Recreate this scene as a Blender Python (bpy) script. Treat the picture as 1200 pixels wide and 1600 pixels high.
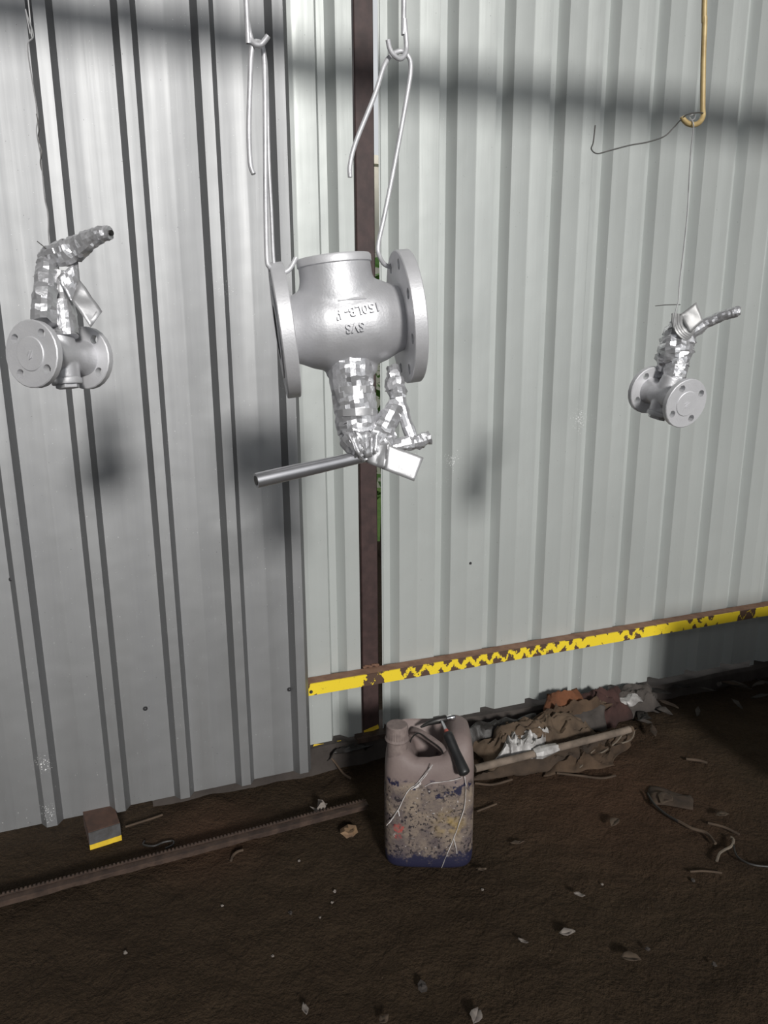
import bpy, bmesh, math, random
from mathutils import Vector as V, Matrix, noise
for o in list(bpy.data.objects): bpy.data.objects.remove(o)
scene = bpy.context.scene
col = scene.collection
R_ = math.radians

# ------------------------------------------------------------------ camera
FPX, PITCH, ROLL, CAMH = 1123.57, 0.2302, -0.0063, 1.5
_c, _s = math.cos(PITCH), math.sin(PITCH)
_r0, _u0, FW = V((1, 0, 0)), V((0, _s, _c)), V((0, _c, -_s))
RT = _r0 * math.cos(ROLL) + _u0 * math.sin(ROLL)
UP = _u0 * math.cos(ROLL) - _r0 * math.sin(ROLL)
CAM = V((0, 0, CAMH))
cam = bpy.data.cameras.new('camera')
cam.sensor_fit = 'VERTICAL'; cam.sensor_height = 36.0; cam.sensor_width = 27.0
cam.lens = 36.0 * FPX / 1600.0
cam.clip_start = 0.05
camo = bpy.data.objects.new('camera', cam); col.objects.link(camo)
m3 = Matrix((RT, UP, -FW)).transposed()
camo.matrix_world = Matrix.Translation(CAM) @ m3.to_4x4()
scene.camera = camo

# wall frame: t runs along the wall to the right, n points from the wall into the shed
AZ, WD = 1.2186, 2.2104
T = V((math.sin(AZ), math.cos(AZ), 0)); N = V((math.cos(AZ), -math.sin(AZ), 0))
ORG = -WD * N
def wp(s, w, z): return ORG + T * s + N * w + V((0, 0, z))
def ray(x, y): return ((x - 600) * RT - (y - 800) * UP) / FPX + FW
def at(x, y, d): return CAM + ray(x, y) * d                     # measured point at a known distance
def gnd(x, y, z=0.0):
    r = ray(x, y); return CAM + r * ((z - CAMH) / r.z)
def onw(x, y, w=0.0):
    r = ray(x, y); return CAM + r * ((w - WD) / r.dot(N))

# ------------------------------------------------------------------ light
world = bpy.data.worlds.new('sky'); scene.world = world; world.use_nodes = True
bg = world.node_tree.nodes['Background']
bg.inputs[0].default_value = (0.94, 0.97, 1.0, 1); bg.inputs[1].default_value = 0.68
LD = V((-0.30, 0.915, -0.395)).normalized()      # way the hazy daylight travels through the open gable
VC = at(540, 500, 1.256)
sun = bpy.data.lights.new('hazy_sun', 'SUN'); sun.energy = 2.78; sun.angle = R_(7.5); sun.color = (1.0, 0.975, 0.94)
suno = bpy.data.objects.new('hazy_sun', sun); col.objects.link(suno)
suno.location = VC - LD * 9; suno.rotation_euler = LD.to_track_quat('-Z', 'Y').to_euler()
scene.view_settings.view_transform = 'Standard'; scene.view_settings.look = 'None'
scene.view_settings.gamma = 1.0; scene.view_settings.use_curve_mapping = False
scene.view_settings.exposure = 0.0

# ------------------------------------------------------------------ helpers
WL = {}
def tag(o, label=None, cat=None, group=None, kind=None):
    if label: o['label'] = label
    if cat: o['category'] = cat
    if group: o['group'] = group
    if kind: o['kind'] = kind
    return o
def emp(name, loc, label=None, cat=None, group=None, kind=None, parent=None):
    o = bpy.data.objects.new(name, None); col.objects.link(o); o.empty_display_size = 0.05
    loc = V(loc); WL[o.name] = loc.copy()
    if parent: o.parent = parent; o.location = loc - WL[parent.name]
    else: o.location = loc
    return tag(o, label, cat, group, kind)
def mk(name, vf, mat, parent=None, smooth=40, label=None, cat=None, group=None, kind=None, origin=None):
    vs, fs = vf
    vs = [V(v) for v in vs]
    if origin is None:
        mn = V((min(v.x for v in vs), min(v.y for v in vs), min(v.z for v in vs)))
        mx = V((max(v.x for v in vs), max(v.y for v in vs), max(v.z for v in vs)))
        origin = V(((mn.x + mx.x) / 2, (mn.y + mx.y) / 2, mn.z))
    origin = V(origin)
    me = bpy.data.meshes.new(name)
    me.from_pydata([v - origin for v in vs], [], fs); me.update()
    bm = bmesh.new(); bm.from_mesh(me); bmesh.ops.recalc_face_normals(bm, faces=bm.faces); bm.to_mesh(me); bm.free()
    if smooth:
        me.polygons.foreach_set('use_smooth', [True] * len(me.polygons))
        me.set_sharp_from_angle(angle=R_(smooth))
    me.materials.append(mat)
    o = bpy.data.objects.new(name, me); col.objects.link(o); WL[o.name] = origin.copy()
    if parent: o.parent = parent; o.location = origin - WL[parent.name]
    else: o.location = origin
    return tag(o, label, cat, group, kind)
def join(*parts):
    vs, fs = [], []
    for a, b in parts:
        k = len(vs); vs += list(a); fs += [tuple(i + k for i in f) for f in b]
    return vs, fs
def xf(vf, M): return [M @ V(v) for v in vf[0]], vf[1]
def box(c, ex, ey, ez, X=V((1, 0, 0)), Y=V((0, 1, 0)), Z=V((0, 0, 1)), bev=0.0):
    c = V(c); hx, hy, hz = ex / 2, ey / 2, ez / 2
    if bev <= 0:
        vs = [c + X * (a * hx) + Y * (b * hy) + Z * (d * hz) for d in (-1, 1) for a, b in ((-1, -1), (1, -1), (1, 1), (-1, 1))]
        return vs, [(3, 2, 1, 0), (4, 5, 6, 7), (0, 1, 5, 4), (1, 2, 6, 5), (2, 3, 7, 6), (3, 0, 4, 7)]
    rings = []
    for zz, i in ((-hz, bev), (-hz + bev, 0), (hz - bev, 0), (hz, bev)):
        k = 0 if i == 0 else bev
        ring = []
        for a, b in ((-1, -1), (1, -1), (1, 1), (-1, 1)):
            q = bev + k * 0.0
            p1 = (a * (hx - k), b * (hy - bev - k * 0)); p2 = (a * (hx - bev - k * 0), b * (hy - k))
            if a * b > 0: ring += [p1, p2] if True else []
            else: ring += [p2, p1]
        # order the ring by angle
        ring.sort(key=lambda p: math.atan2(p[1] / hy, p[0] / hx))
        rings.append([c + X * p[0] + Y * p[1] + Z * zz for p in ring])
    return loft(rings, True, True)
def loft(rings, cap0=True, cap1=True, closed=True):
    n = len(rings[0]); vs = [v for r in rings for v in r]; fs = []
    for i in range(len(rings) - 1):
        for j in range(n if closed else n - 1):
            a, b = i * n + j, i * n + (j + 1) % n
            fs.append((a, b, b + n, a + n))
    if cap0: fs.append(tuple(range(n - 1, -1, -1)))
    if cap1: fs.append(tuple((len(rings) - 1) * n + j for j in range(n)))
    return vs, fs
def basis(d):
    d = d.normalized(); a = V((0, 0, 1)) if abs(d.z) < 0.9 else V((1, 0, 0))
    u = d.cross(a).normalized(); return u, d.cross(u).normalized()
def spline(pts, n=8):
    pts = [V(p) for p in pts]
    if len(pts) < 3: return pts
    out = []
    P = [pts[0] * 2 - pts[1]] + pts + [pts[-1] * 2 - pts[-2]]
    for i in range(1, len(P) - 2):
        for k in range(n):
            t = k / n; a, b, c, d = P[i - 1], P[i], P[i + 1], P[i + 2]
            out.append(0.5 * ((2 * b) + (c - a) * t + (2 * a - 5 * b + 4 * c - d) * t * t + (3 * b - a - 3 * c + d) * t ** 3))
    out.append(pts[-1]); return out
def tube(pts, rad, sides=8, cap=True, jit=0.0, seed=0, squash=1.0, crin=0.0):
    rnd = random.Random(seed)
    pts = [V(p) for p in pts]; rings = []; u = None
    for i, p in enumerate(pts):
        d = (pts[min(i + 1, len(pts) - 1)] - pts[max(i - 1, 0)])
        d = d.normalized() if d.length > 1e-9 else V((0, 0, 1))
        if u is None: u, w = basis(d)
        else:
            u = (u - d * u.dot(d)).normalized(); w = d.cross(u)
        r = rad[i] if isinstance(rad, (list, tuple)) else rad
        ring = []
        for k in range(sides):
            a = 2 * math.pi * k / sides
            rr = r * (1 + (rnd.uniform(-jit, jit) * (1 if not crin else .25) if jit else 0))
            q_ = p + u * (math.cos(a) * rr) + w * (math.sin(a) * rr * squash)
            if crin:
                k_ = q_ * crin + V((seed * 3.3, seed * 1.9, seed)); k_.z *= .55
                h_ = (1 - 2.4 * abs(noise.noise(k_))) + .7 * (1 - 2.4 * abs(noise.noise(k_ * 1.9 + V((4, 2, 9)))))
                q_ = q_ + (q_ - p) * (h_ * jit * .75)
            ring.append(q_ + (d * rnd.uniform(-jit, jit) * r * .5 if jit else V()))
        rings.append(ring)
    return loft(rings, cap, cap)
def lathe(prof, seg=32, M=Matrix.Identity(4), cap0=True, cap1=True):
    # prof: (radius, height) along local Z
    rings = [[M @ V((r * math.cos(2 * math.pi * k / seg), r * math.sin(2 * math.pi * k / seg), h)) for k in range(seg)] for r, h in prof]
    return loft(rings, cap0, cap1)
def frame(o, X, Y, Z): 
    m = Matrix((X, Y, Z)).transposed().to_4x4(); return Matrix.Translation(o) @ m
def zframe(o, Z):
    Z = Z.normalized(); u, w = basis(Z); return frame(o, u, Z.cross(u), Z)
def flange(ro, ri, rb, rh, nh, th, M, phase=0.0, ch=0.0015):
    """disc along local Z from 0..th with nh drilled holes"""
    K = 6; vs, fs = [], []
    half = math.pi / nh
    for h in range(nh):
        a0 = phase + 2 * math.pi * h / nh
        hc = V((rb * math.cos(a0), rb * math.sin(a0)))
        bd = []
        for k in range(K): bd.append((ro, a0 - half + 2 * half * k / K))
        for k in range(K): bd.append((ro + (ri - ro) * k / K, a0 + half))
        for k in range(K): bd.append((ri, a0 + half - 2 * half * k / K))
        for k in range(K): bd.append((ri + (ro - ri) * k / K, a0 - half))
        n = 4 * K
        B = [V((r * math.cos(a), r * math.sin(a))) for r, a in bd]
        H = []
        for b in B:
            d = (b - hc).normalized(); H.append(hc + d * rh)
        k0 = len(vs)
        for z in (0, th):
            for b, (r, a) in zip(B, bd):
                rr = 1.0
                if abs(r - ro) < 1e-9: rr = (ro - ch) / ro
                vs.append(M @ V((b.x * rr, b.y * rr, z)))
            for q in H: vs.append(M @ V((q.x, q.y, z)))
        for j in range(n):
            j2 = (j + 1) % n
            fs.append((k0 + j, k0 + j2, k0 + n + j2, k0 + n + j))
            fs.append((k0 + 2 * n + j, k0 + 2 * n + j2, k0 + 3 * n + j2, k0 + 3 * n + j))
            fs.append((k0 + n + j, k0 + n + j2, k0 + 3 * n + j2, k0 + 3 * n + j))
        # bore wall
        for k in range(2 * K, 3 * K):
            fs.append((k0 + k, k0 + (k + 1) % n, k0 + 2 * n + (k + 1) % n, k0 + 2 * n + k))
    # outer rim
    S = nh * K; base = len(vs)
    for r, z in ((ro - ch, 0), (ro, ch), (ro, th - ch), (ro - ch, th)):
        for k in range(S):
            a = phase - half + 2 * math.pi * k / S
            vs.append(M @ V((r * math.cos(a), r * math.sin(a), z)))
    for i in range(3):
        for k in range(S):
            k2 = (k + 1) % S
            fs.append((base + i * S + k, base + i * S + k2, base + (i + 1) * S + k2, base + (i + 1) * S + k))
    return vs, fs
def weld(o, d=1e-5):
    bm = bmesh.new(); bm.from_mesh(o.data); bmesh.ops.remove_doubles(bm, verts=bm.verts, dist=d)
    bmesh.ops.recalc_face_normals(bm, faces=bm.faces); bm.to_mesh(o.data); bm.free()
    o.data.set_sharp_from_angle(angle=R_(35)); return o
def sheet(P00, P10, P01, nx, ny, amp, seed, scale=18.0, bend=None, edge=0.0):
    """crumpled sheet spanned by a corner and two edges"""
    P00, P10, P01 = V(P00), V(P10), V(P01)
    U, W = P10 - P00, P01 - P00; nn = U.cross(W).normalized()
    vs, fs = [], []; so = V((seed * 7.3, seed * 3.1, seed * 1.7))
    for j in range(ny + 1):
        for i in range(nx + 1):
            a, b = i / nx, j / ny
            p = P00 + U * a + W * b
            q = p * scale + so
            h = (1 - 2 * abs(noise.noise(q))) * 0.6 + 0.5 * noise.noise(q * 2.3) 
            p = p + nn * (h * amp)
            if bend: p = p + nn * bend(a, b)
            if edge and (i in (0, nx) or j in (0, ny)):
                p = p + V((noise.noise(q * 3), noise.noise(q * 3 + V((9, 0, 0))), 0)) * edge
            vs.append(p)
    for j in range(ny):
        for i in range(nx):
            k = j * (nx + 1) + i; fs.append((k, k + 1, k + nx + 2, k + nx + 1))
    return vs, fs
def quad(a, b, c, d, nx, ny, amp, seed, scale=34.0):
    a, b, c, d = V(a), V(b), V(c), V(d); nn = (b - a).cross(d - a).normalized(); so = V((seed * 7.3, seed * 3.1, seed * 1.7)); vs, fs = [], []
    for j in range(ny + 1):
        for i in range(nx + 1):
            u, w = i / nx, j / ny; p = a.lerp(b, u).lerp(d.lerp(c, u), w); q = p * scale + so
            vs.append(p + nn * (amp * ((1 - 2.2 * abs(noise.noise(q))) + .5 * noise.noise(q * 2.3))))
    for j in range(ny):
        for i in range(nx):
            k = j * (nx + 1) + i; fs.append((k, k + 1, k + nx + 2, k + nx + 1))
    return vs, fs
def solid(o, t):
    m = o.modifiers.new('thickness', 'SOLIDIFY'); m.thickness = t; m.offset = 0; return o

# ------------------------------------------------------------------ materials
def newmat(name):
    m = bpy.data.materials.new(name); m.use_nodes = True
    return m, m.node_tree, m.node_tree.nodes['Principled BSDF']
def nd(nt, typ, **kw):
    n = nt.nodes.new(typ)
    for k, v in kw.items():
        if k.startswith('i_'):
            key = k[2:]; n.inputs[int(key) if key.isdigit() else key].default_value = v
        else: setattr(n, k, v)
    return n
def coords(nt, scale=(1, 1, 1), kind='Object', rot=(0, 0, 0)):
    tc = nd(nt, 'ShaderNodeTexCoord'); mp = nd(nt, 'ShaderNodeMapping')
    mp.inputs['Scale'].default_value = scale; mp.inputs['Rotation'].default_value = rot
    nt.links.new(tc.outputs[kind], mp.inputs['Vector']); return mp.outputs[0]
def ntex(nt, vec, scale, detail=4, rough=0.55, dist=0.0):
    n = nd(nt, 'ShaderNodeTexNoise'); n.inputs['Scale'].default_value = scale
    n.inputs['Detail'].default_value = detail; n.inputs['Roughness'].default_value = rough
    n.inputs['Distortion'].default_value = dist
    nt.links.new(vec, n.inputs['Vector']); return n.outputs['Fac']
def ramp(nt, fac, a, b, ca=0.0, cb=1.0):
    n = nd(nt, 'ShaderNodeMapRange'); n.inputs[1].default_value = a; n.inputs[2].default_value = b
    n.inputs[3].default_value = ca; n.inputs[4].default_value = cb
    nt.links.new(fac, n.inputs[0]); return n.outputs[0]
def math_(nt, op, a, b=None, c=None):
    n = nd(nt, 'ShaderNodeMath', operation=op)
    for i, x in enumerate((a, b, c)):
        if x is None: continue
        if isinstance(x, (int, float)): n.inputs[i].default_value = x
        else: nt.links.new(x, n.inputs[i])
    return n.outputs[0]
def mix(nt, fac, a, b):
    n = nd(nt, 'ShaderNodeMix', data_type='RGBA')
    for k, x in ((0, fac), (6, a), (7, b)):
        if isinstance(x, tuple): n.inputs[k].default_value = x if len(x) == 4 else x + (1,)
        elif isinstance(x, (int, float)): n.inputs[k].default_value = x
        else: nt.links.new(x, n.inputs[k])
    return n.outputs[2]
def bump(nt, b, h, strength, dist=0.01):
    n = nd(nt, 'ShaderNodeBump'); n.inputs['Strength'].default_value = strength; n.inputs['Distance'].default_value = dist
    nt.links.new(h, n.inputs['Height']); nt.links.new(n.outputs[0], b.inputs['Normal'])
def mat(name, c1, c2=None, sc=8.0, metal=0.0, rough=0.6, bmp=0.0, bsc=40.0, lo=0.35, hi=0.65, stretch=(1, 1, 1), spec=None):
    m, nt, b = newmat(name)
    vec = coords(nt, stretch)
    if c2 is None: c2 = tuple(x * 0.75 for x in c1)
    f = ramp(nt, ntex(nt, vec, sc), lo, hi)
    nt.links.new(mix(nt, f, c1, c2), b.inputs['Base Color'])
    b.inputs['Metallic'].default_value = metal; b.inputs['Roughness'].default_value = rough
    if spec is not None: b.inputs['Specular IOR Level'].default_value = spec
    if bmp: bump(nt, b, ntex(nt, vec, bsc, 5), bmp, 0.004)
    return m
def splat_mask(nt, spots, vec_world):
    """sum of soft balls at world spots"""
    tot = None
    for (p, r) in spots:
        d = nd(nt, 'ShaderNodeVectorMath', operation='DISTANCE'); nt.links.new(vec_world, d.inputs[0]); d.inputs[1].default_value = p
        q = ramp(nt, d.outputs['Value'], r, r * 0.2)
        tot = q if tot is None else math_(nt, 'MAXIMUM', tot, q)
    return tot
def sheetmat(name, c1, c2, metal, rough, spots, fleck):
    m, nt, b = newmat(name)
    geo = nd(nt, 'ShaderNodeNewGeometry'); P = geo.outputs['Position']
    mp = nd(nt, 'ShaderNodeMapping'); mp.inputs['Scale'].default_value = (14, 14, 0.5); nt.links.new(P, mp.inputs[0])
    st = ramp(nt, ntex(nt, mp.outputs[0], 1.0, 5, 0.6), 0.3, 0.7)
    cloud = ramp(nt, ntex(nt, P, 2.2, 3, 0.5), 0.35, 0.7)
    c = mix(nt, math_(nt, 'MULTIPLY', st, 0.6), c1, c2)
    c = mix(nt, math_(nt, 'MULTIPLY', cloud, 0.25), c, tuple(x * 0.8 for x in c2))
    # dried paint spatter
    sp = ntex(nt, P, 260, 2, 0.5)
    thr = splat_mask(nt, spots, P)
    lim = ramp(nt, thr, 0, 1, fleck, 0.615)
    on = math_(nt, 'GREATER_THAN', sp, lim)
    c = mix(nt, on, c, (0.85, 0.86, 0.86))
    dk = math_(nt, 'GREATER_THAN', ntex(nt, P, 170, 2, 0.5), 0.765)
    c = mix(nt, math_(nt, 'MULTIPLY', dk, 0.7), c, (0.08, 0.08, 0.08))
    nt.links.new(c, b.inputs['Base Color'])
    nt.links.new(math_(nt, 'MULTIPLY', math_(nt, 'SUBTRACT', 1.0, on), metal), b.inputs['Metallic'])
    nt.links.new(ramp(nt, st, 0, 1, rough - 0.05, rough + 0.07), b.inputs['Roughness'])
    bump(nt, b, math_(nt, 'ADD', math_(nt, 'MULTIPLY', ntex(nt, P, 6, 2), 1.0), math_(nt, 'MULTIPLY', st, 0.15)), 0.12, 0.02)
    return m
sp_left = [(onw(72, 1270, .026), 0.05), (onw(64, 1195, .026), 0.05), (onw(345, 450), 0.05)]
sp_back = [(onw(690, 755, -.06), 0.05), (onw(910, 655, -.06), 0.085), (onw(705, 720, -.06), 0.06)]
M = {}
M['zinc'] = sheetmat('galvanised_sheet', (0.385, 0.39, 0.395), (0.31, 0.315, 0.325), 0.93, 0.57, sp_left, 0.76)
M['grey_sheet'] = sheetmat('grey_painted_sheet', (0.50, 0.525, 0.51), (0.43, 0.455, 0.445), 0.32, 0.42, sp_back, 0.775)
M['post'] = mat('brown_primer', (0.060, 0.034, 0.032), (0.038, 0.022, 0.021), 30, 0.1, 0.55, 0.1)
M['rust'] = mat('rusty_steel', (0.19, 0.10, 0.062), (0.11, 0.060, 0.042), 25, 0.1, 0.75, 0.3)
M['rail_rust'] = mat('dry_brown_rust', (0.27, 0.155, 0.10), (0.19, 0.10, 0.065), 25, 0, 0.85, 0.2)
M['darkrust'] = mat('dark_rusty_steel', (0.075, 0.048, 0.035), (0.035, 0.022, 0.017), 30, 0.2, 0.7, 0.4, 120)
M['kerb'] = mat('dusty_concrete', (0.052, 0.043, 0.038), (0.03, 0.024, 0.021), 12, 0, 0.9, 0.5, 60)
M['silver'] = mat('silver_paint', (0.64, 0.64, 0.66), (0.58, 0.58, 0.60), 30, 0.5, 0.48, 0.12, 260)
M['silver_face'] = mat('satin_silver_paint', (0.70, 0.70, 0.72), (0.64, 0.64, 0.66), 30, 0.4, 0.5, 0.10, 300)
M['foil'] = mat('aluminium_tape', (0.74, 0.74, 0.76), (0.62, 0.62, 0.64), 40, 0.7, 0.32, 0.35, 70)
M['foil_matt'] = mat('matt_aluminium_tape', (0.56, 0.56, 0.57), (0.50, 0.50, 0.51), 40, 0.6, 0.42, 0.1, 60)
M['foil_dull'] = mat('dull_aluminium_tape', (0.40, 0.40, 0.40), (0.34, 0.34, 0.34), 40, 0.5, 0.5, 0.1, 60)
M['tube'] = mat('bare_steel_tube', (0.52, 0.52, 0.54), (0.44, 0.44, 0.46), 20, 0.85, 0.34, 0.03)
M['white_wire'] = mat('white_painted_wire', (0.72, 0.72, 0.74), (0.55, 0.55, 0.57), 40, 0.3, 0.4, 0.1, 200)
M['thin_wire'] = mat('thin_bright_wire', (0.6, 0.6, 0.6), (0.42, 0.42, 0.42), 30, 0.5, 0.4)
M['dark_wire'] = mat('dark_thin_wire', (0.13, 0.125, 0.12), (0.08, 0.08, 0.075), 30, 0.4, 0.5)
M['yellow_rod'] = mat('yellow_painted_rod', (0.55, 0.42, 0.20), (0.40, 0.29, 0.13), 40, 0.1, 0.45, 0.1)
M['yellow'] = mat('yellow_paint', (0.72, 0.50, 0.03), (0.55, 0.36, 0.03), 30, 0, 0.6, 0.1)
M['blackgrip'] = mat('black_rubber', (0.012, 0.012, 0.013), (0.02, 0.02, 0.02), 30, 0, 0.42)
M['chrome'] = mat('polished_steel', (0.75, 0.75, 0.76), (0.65, 0.65, 0.66), 30, 1.0, 0.15)
M['darksteel'] = mat('blackened_steel', (0.05, 0.048, 0.046), (0.03, 0.028, 0.027), 30, 0.6, 0.4)
M['red'] = mat('faded_red_paint', (0.5, 0.10, 0.07), (0.4, 0.07, 0.05), 30, 0, 0.5)
M['navy'] = mat('navy_paint', (0.012, 0.012, 0.045), (0.02, 0.02, 0.035), 60, 0, 0.55)
M['white_paint'] = mat('white_paint_run', (0.6, 0.57, 0.56), (0.45, 0.42, 0.41), 60, 0, 0.5)
M['screw'] = mat('screw_head', (0.06, 0.06, 0.065), (0.03, 0.03, 0.03), 60, 0.5, 0.5)
M['cap'] = mat('dusty_plastic_cap', (0.22, 0.175, 0.16), (0.155, 0.12, 0.112), 60, 0, 0.7, 0.1)
M['bolt_in'] = mat('dull_grey_steel', (0.25, 0.25, 0.26), (0.18, 0.18, 0.19), 40, 0.6, 0.5)

# soil
def soil(name, base):
    m, nt, b = newmat(name)
    geo = nd(nt, 'ShaderNodeNewGeometry'); P = geo.outputs['Position']
    f1 = ramp(nt, ntex(nt, P, 1.6, 5, 0.6, 0.4), 0.35, 0.68)
    f2 = ramp(nt, ntex(nt, P, 9, 6, 0.65, 0.3), 0.35, 0.7)
    f3 = ramp(nt, ntex(nt, P, 90, 4, 0.7), 0.3, 0.75)
    c = mix(nt, f1, base, tuple(x * k for x, k in zip(base, (0.62, 0.60, 0.62))))
    c = mix(nt, math_(nt, 'MULTIPLY', f2, 0.65), c, tuple(x * k for x, k in zip(base, (0.55, 0.52, 0.52))))
    c = mix(nt, math_(nt, 'MULTIPLY', f3, 0.45), c, tuple(x * k for x, k in zip(base, (2.1, 2.0, 1.95))))
    red = splat_mask(nt, [(gnd(940, 1230), 0.55), (gnd(330, 1310), 0.25)], P)
    c = mix(nt, math_(nt, 'MULTIPLY', red, 0.5), c, (0.085, 0.045, 0.028))
    grit = math_(nt, 'GREATER_THAN', ntex(nt, P, 150, 2, 0.5), 0.785)
    c = mix(nt, math_(nt, 'MULTIPLY', grit, 0.5), c, (0.22, 0.19, 0.16))
    nt.links.new(c, b.inputs['Base Color']); b.inputs['Roughness'].default_value = 0.95
    b.inputs['Specular IOR Level'].default_value = 0.15
    h = math_(nt, 'ADD', math_(nt, 'MULTIPLY', f2, 1.0), math_(nt, 'MULTIPLY', f3, 0.35))
    bump(nt, b, h, 0.9, 0.016)
    return m
M['soil'] = soil('packed_dark_soil', (0.038, 0.0262, 0.0160))

# yellow and brown hazard stripes on the rail, laid along the wall
def hazard():
    m, nt, b = newmat('hazard_striped_paint')
    geo = nd(nt, 'ShaderNodeNewGeometry'); P = geo.outputs['Position']
    dv = nd(nt, 'ShaderNodeVectorMath', operation='DOT_PRODUCT'); nt.links.new(P, dv.inputs[0]); dv.inputs[1].default_value = T
    s = dv.outputs['Value']
    sx = nd(nt, 'ShaderNodeSeparateXYZ'); nt.links.new(P, sx.inputs[0])
    zz = ramp(nt, sx.outputs[2], 0.321, 0.364)
    wob = math_(nt, 'MULTIPLY', math_(nt, 'SUBTRACT', ntex(nt, P, 30, 3), 0.5), 0.09)
    s2 = math_(nt, 'ADD', s, math_(nt, 'MULTIPLY', wob, 0.5))
    tri = math_(nt, 'PINGPONG', math_(nt, 'MULTIPLY', s2, 34.0), 1.0)
    # share of yellow along the rail
    cr = nd(nt, 'ShaderNodeValToRGB'); el = cr.color_ramp.elements; cr.color_ramp.interpolation = 'LINEAR'
    L0, L1 = 0.5, 2.7
    stops = [(0.500, .3), (0.575, 1), (0.725, 1), (0.745, 0), (0.80, 0), (0.815, 1), (0.865, 1), (0.885, .2), (0.98, .3), (1.0, .85), (1.04, .45), (1.2, .36), (1.32, .2), (1.36, .55), (1.45, .25), (1.5, .5), (1.62, .42), (1.7, .8), (1.80, 1), (1.86, .3), (1.93, .35), (1.97, 1), (2.07, .7), (2.12, 1), (2.2, .4), (2.3, .6), (2.35, 1), (2.43, 1), (2.45, .0), (2.53, .05), (2.56, 1), (2.66, 1)]
    while len(el) < min(32, len(stops)): el.new(0.5)
    stops = stops[:32]
    for e, (p, v) in zip(el, stops):
        e.position = (p - L0) / (L1 - L0); e.color = (v, v, v, 1)
    nt.links.new(ramp(nt, s2, L0, L1), cr.inputs[0])
    d = math_(nt, 'ABSOLUTE', math_(nt, 'SUBTRACT', tri, zz))
    d = math_(nt, 'ADD', d, math_(nt, 'MULTIPLY', math_(nt, 'SUBTRACT', ntex(nt, P, 130, 4), 0.5), 1.1))
    on = ramp(nt, math_(nt, 'SUBTRACT', cr.outputs[0], d), -0.03, 0.05)
    wear = ramp(nt, ntex(nt, P, 60, 5, 0.7), 0.62, 0.72)
    on = math_(nt, 'MULTIPLY', on, math_(nt, 'SUBTRACT', 1.0, math_(nt, 'MULTIPLY', wear, 0.6)))
    nt.links.new(mix(nt, on, (0.085, 0.048, 0.032), (0.80, 0.60, 0.025)), b.inputs['Base Color'])
    b.inputs['Roughness'].default_value = 0.6
    return m
M['hazard'] = hazard()

# ================================================================== the setting
# soil floor, gently uneven
def hfloor(x, y):
    p = V((x, y, 0))
    return 0.010 * noise.noise(p * 2.3) + 0.006 * noise.noise(p * 6.1) + 0.005 * (1 - 2 * abs(noise.noise(p * 5.0 + V((3, 1, 0))))) + 0.004 * noise.noise(p * 17.0) + 0.002 * noise.noise(p * 45.0) - 0.004
xs = [-5.0, -3.5, -2.4] + [-1.6 + 3.7 * i / 230 for i in range(231)] + [2.8, 3.6, 5.0, 6.5]
ys = [-3.0, -1.0, 0.3] + [0.75 + 2.55 * i / 180 for i in range(181)] + [3.8, 4.6, 5.4]
vs = [V((x, y, hfloor(x, y))) for y in ys for x in xs]; nx = len(xs)
fs = [(j * nx + i, j * nx + i + 1, (j + 1) * nx + i + 1, (j + 1) * nx + i) for j in range(len(ys) - 1) for i in range(nx - 1)]
mk('floor', (vs, fs), M['soil'], kind='structure', smooth=60, origin=(0, 0, 0))

def cladding(s0, s1, ribs, w, sign, z0, z1, rib, hgt, swage=True):
    """sheet-metal profile from s0 to s1; ribs are (start of each rib); rib = (slope, top, slope)"""
    pts = [(s0, 0)]
    for r in ribs:
        a, b_, c_ = rib
        if r - 0.001 > s0 and r + a + b_ + c_ < s1 + 0.02:
            pts += [(r, 0), (r + a, hgt), (r + a + b_, hgt), (min(r + a + b_ + c_, s1), 0 if r + a + b_ + c_ <= s1 else hgt * 0.3)]
        if swage:
            q = r + a + b_ + c_ + 0.062
            if s0 < q and q + 0.015 < s1: pts += [(q, 0), (q + 0.005, 0.0007), (q + 0.010, 0.0007), (q + 0.015, 0)]
    pts = [p for p in pts if p[0] <= s1]
    if pts[-1][0] < s1 - 1e-4: pts.append((s1, 0))
    n = len(pts); zs = [z0, z0 + (z1 - z0) * .25, z0 + (z1 - z0) * .5, z0 + (z1 - z0) * .75, z1]; th = 0.0008
    front = [[wp(s, w + sign * d, z) for (s, d) in pts] for z in zs]
    back = [[wp(s, w + sign * d - th, z) for (s, d) in pts] for z in zs]
    rings = [f + b_[::-1] for f, b_ in zip(front, back)]
    return loft(rings, True, True)
RIB_L = (0.017, 0.030, 0.016); P0 = -0.0986 - 0.0315
wl = emp('wall_left', wp(-0.5, 0.0, 0.05), kind='structure', label='galvanised ribbed sheet wall standing forward of the steel post')
for k, (a, b_) in enumerate(((-2.47, -1.471), (-1.472, -0.471), (-0.472, 0.531))):
    ribs = [P0 + 0.2 * i for i in range(-14, 4)]
    mk('corrugated_sheet', cladding(a, b_, ribs, 0.001 * (k % 2), 1, 0.045 if k < 2 else 0.05, 4.95, RIB_L, 0.026), M['zinc'], wl, smooth=20)
def screw(p, parent, r=0.006):
    mk('screw', join(lathe([(r * 1.25, 0), (r * 1.25, 0.0015)], 14, zframe(p, N)), lathe([(r * .8, 0.0015), (r * .75, 0.006), (r * .4, 0.007)], 6, zframe(p, N))), M['screw'], parent)
for (x, y) in ((227, 1107), (452, 1077), (18, 905)): screw(onw(x, y, 0.001), wl)

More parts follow.
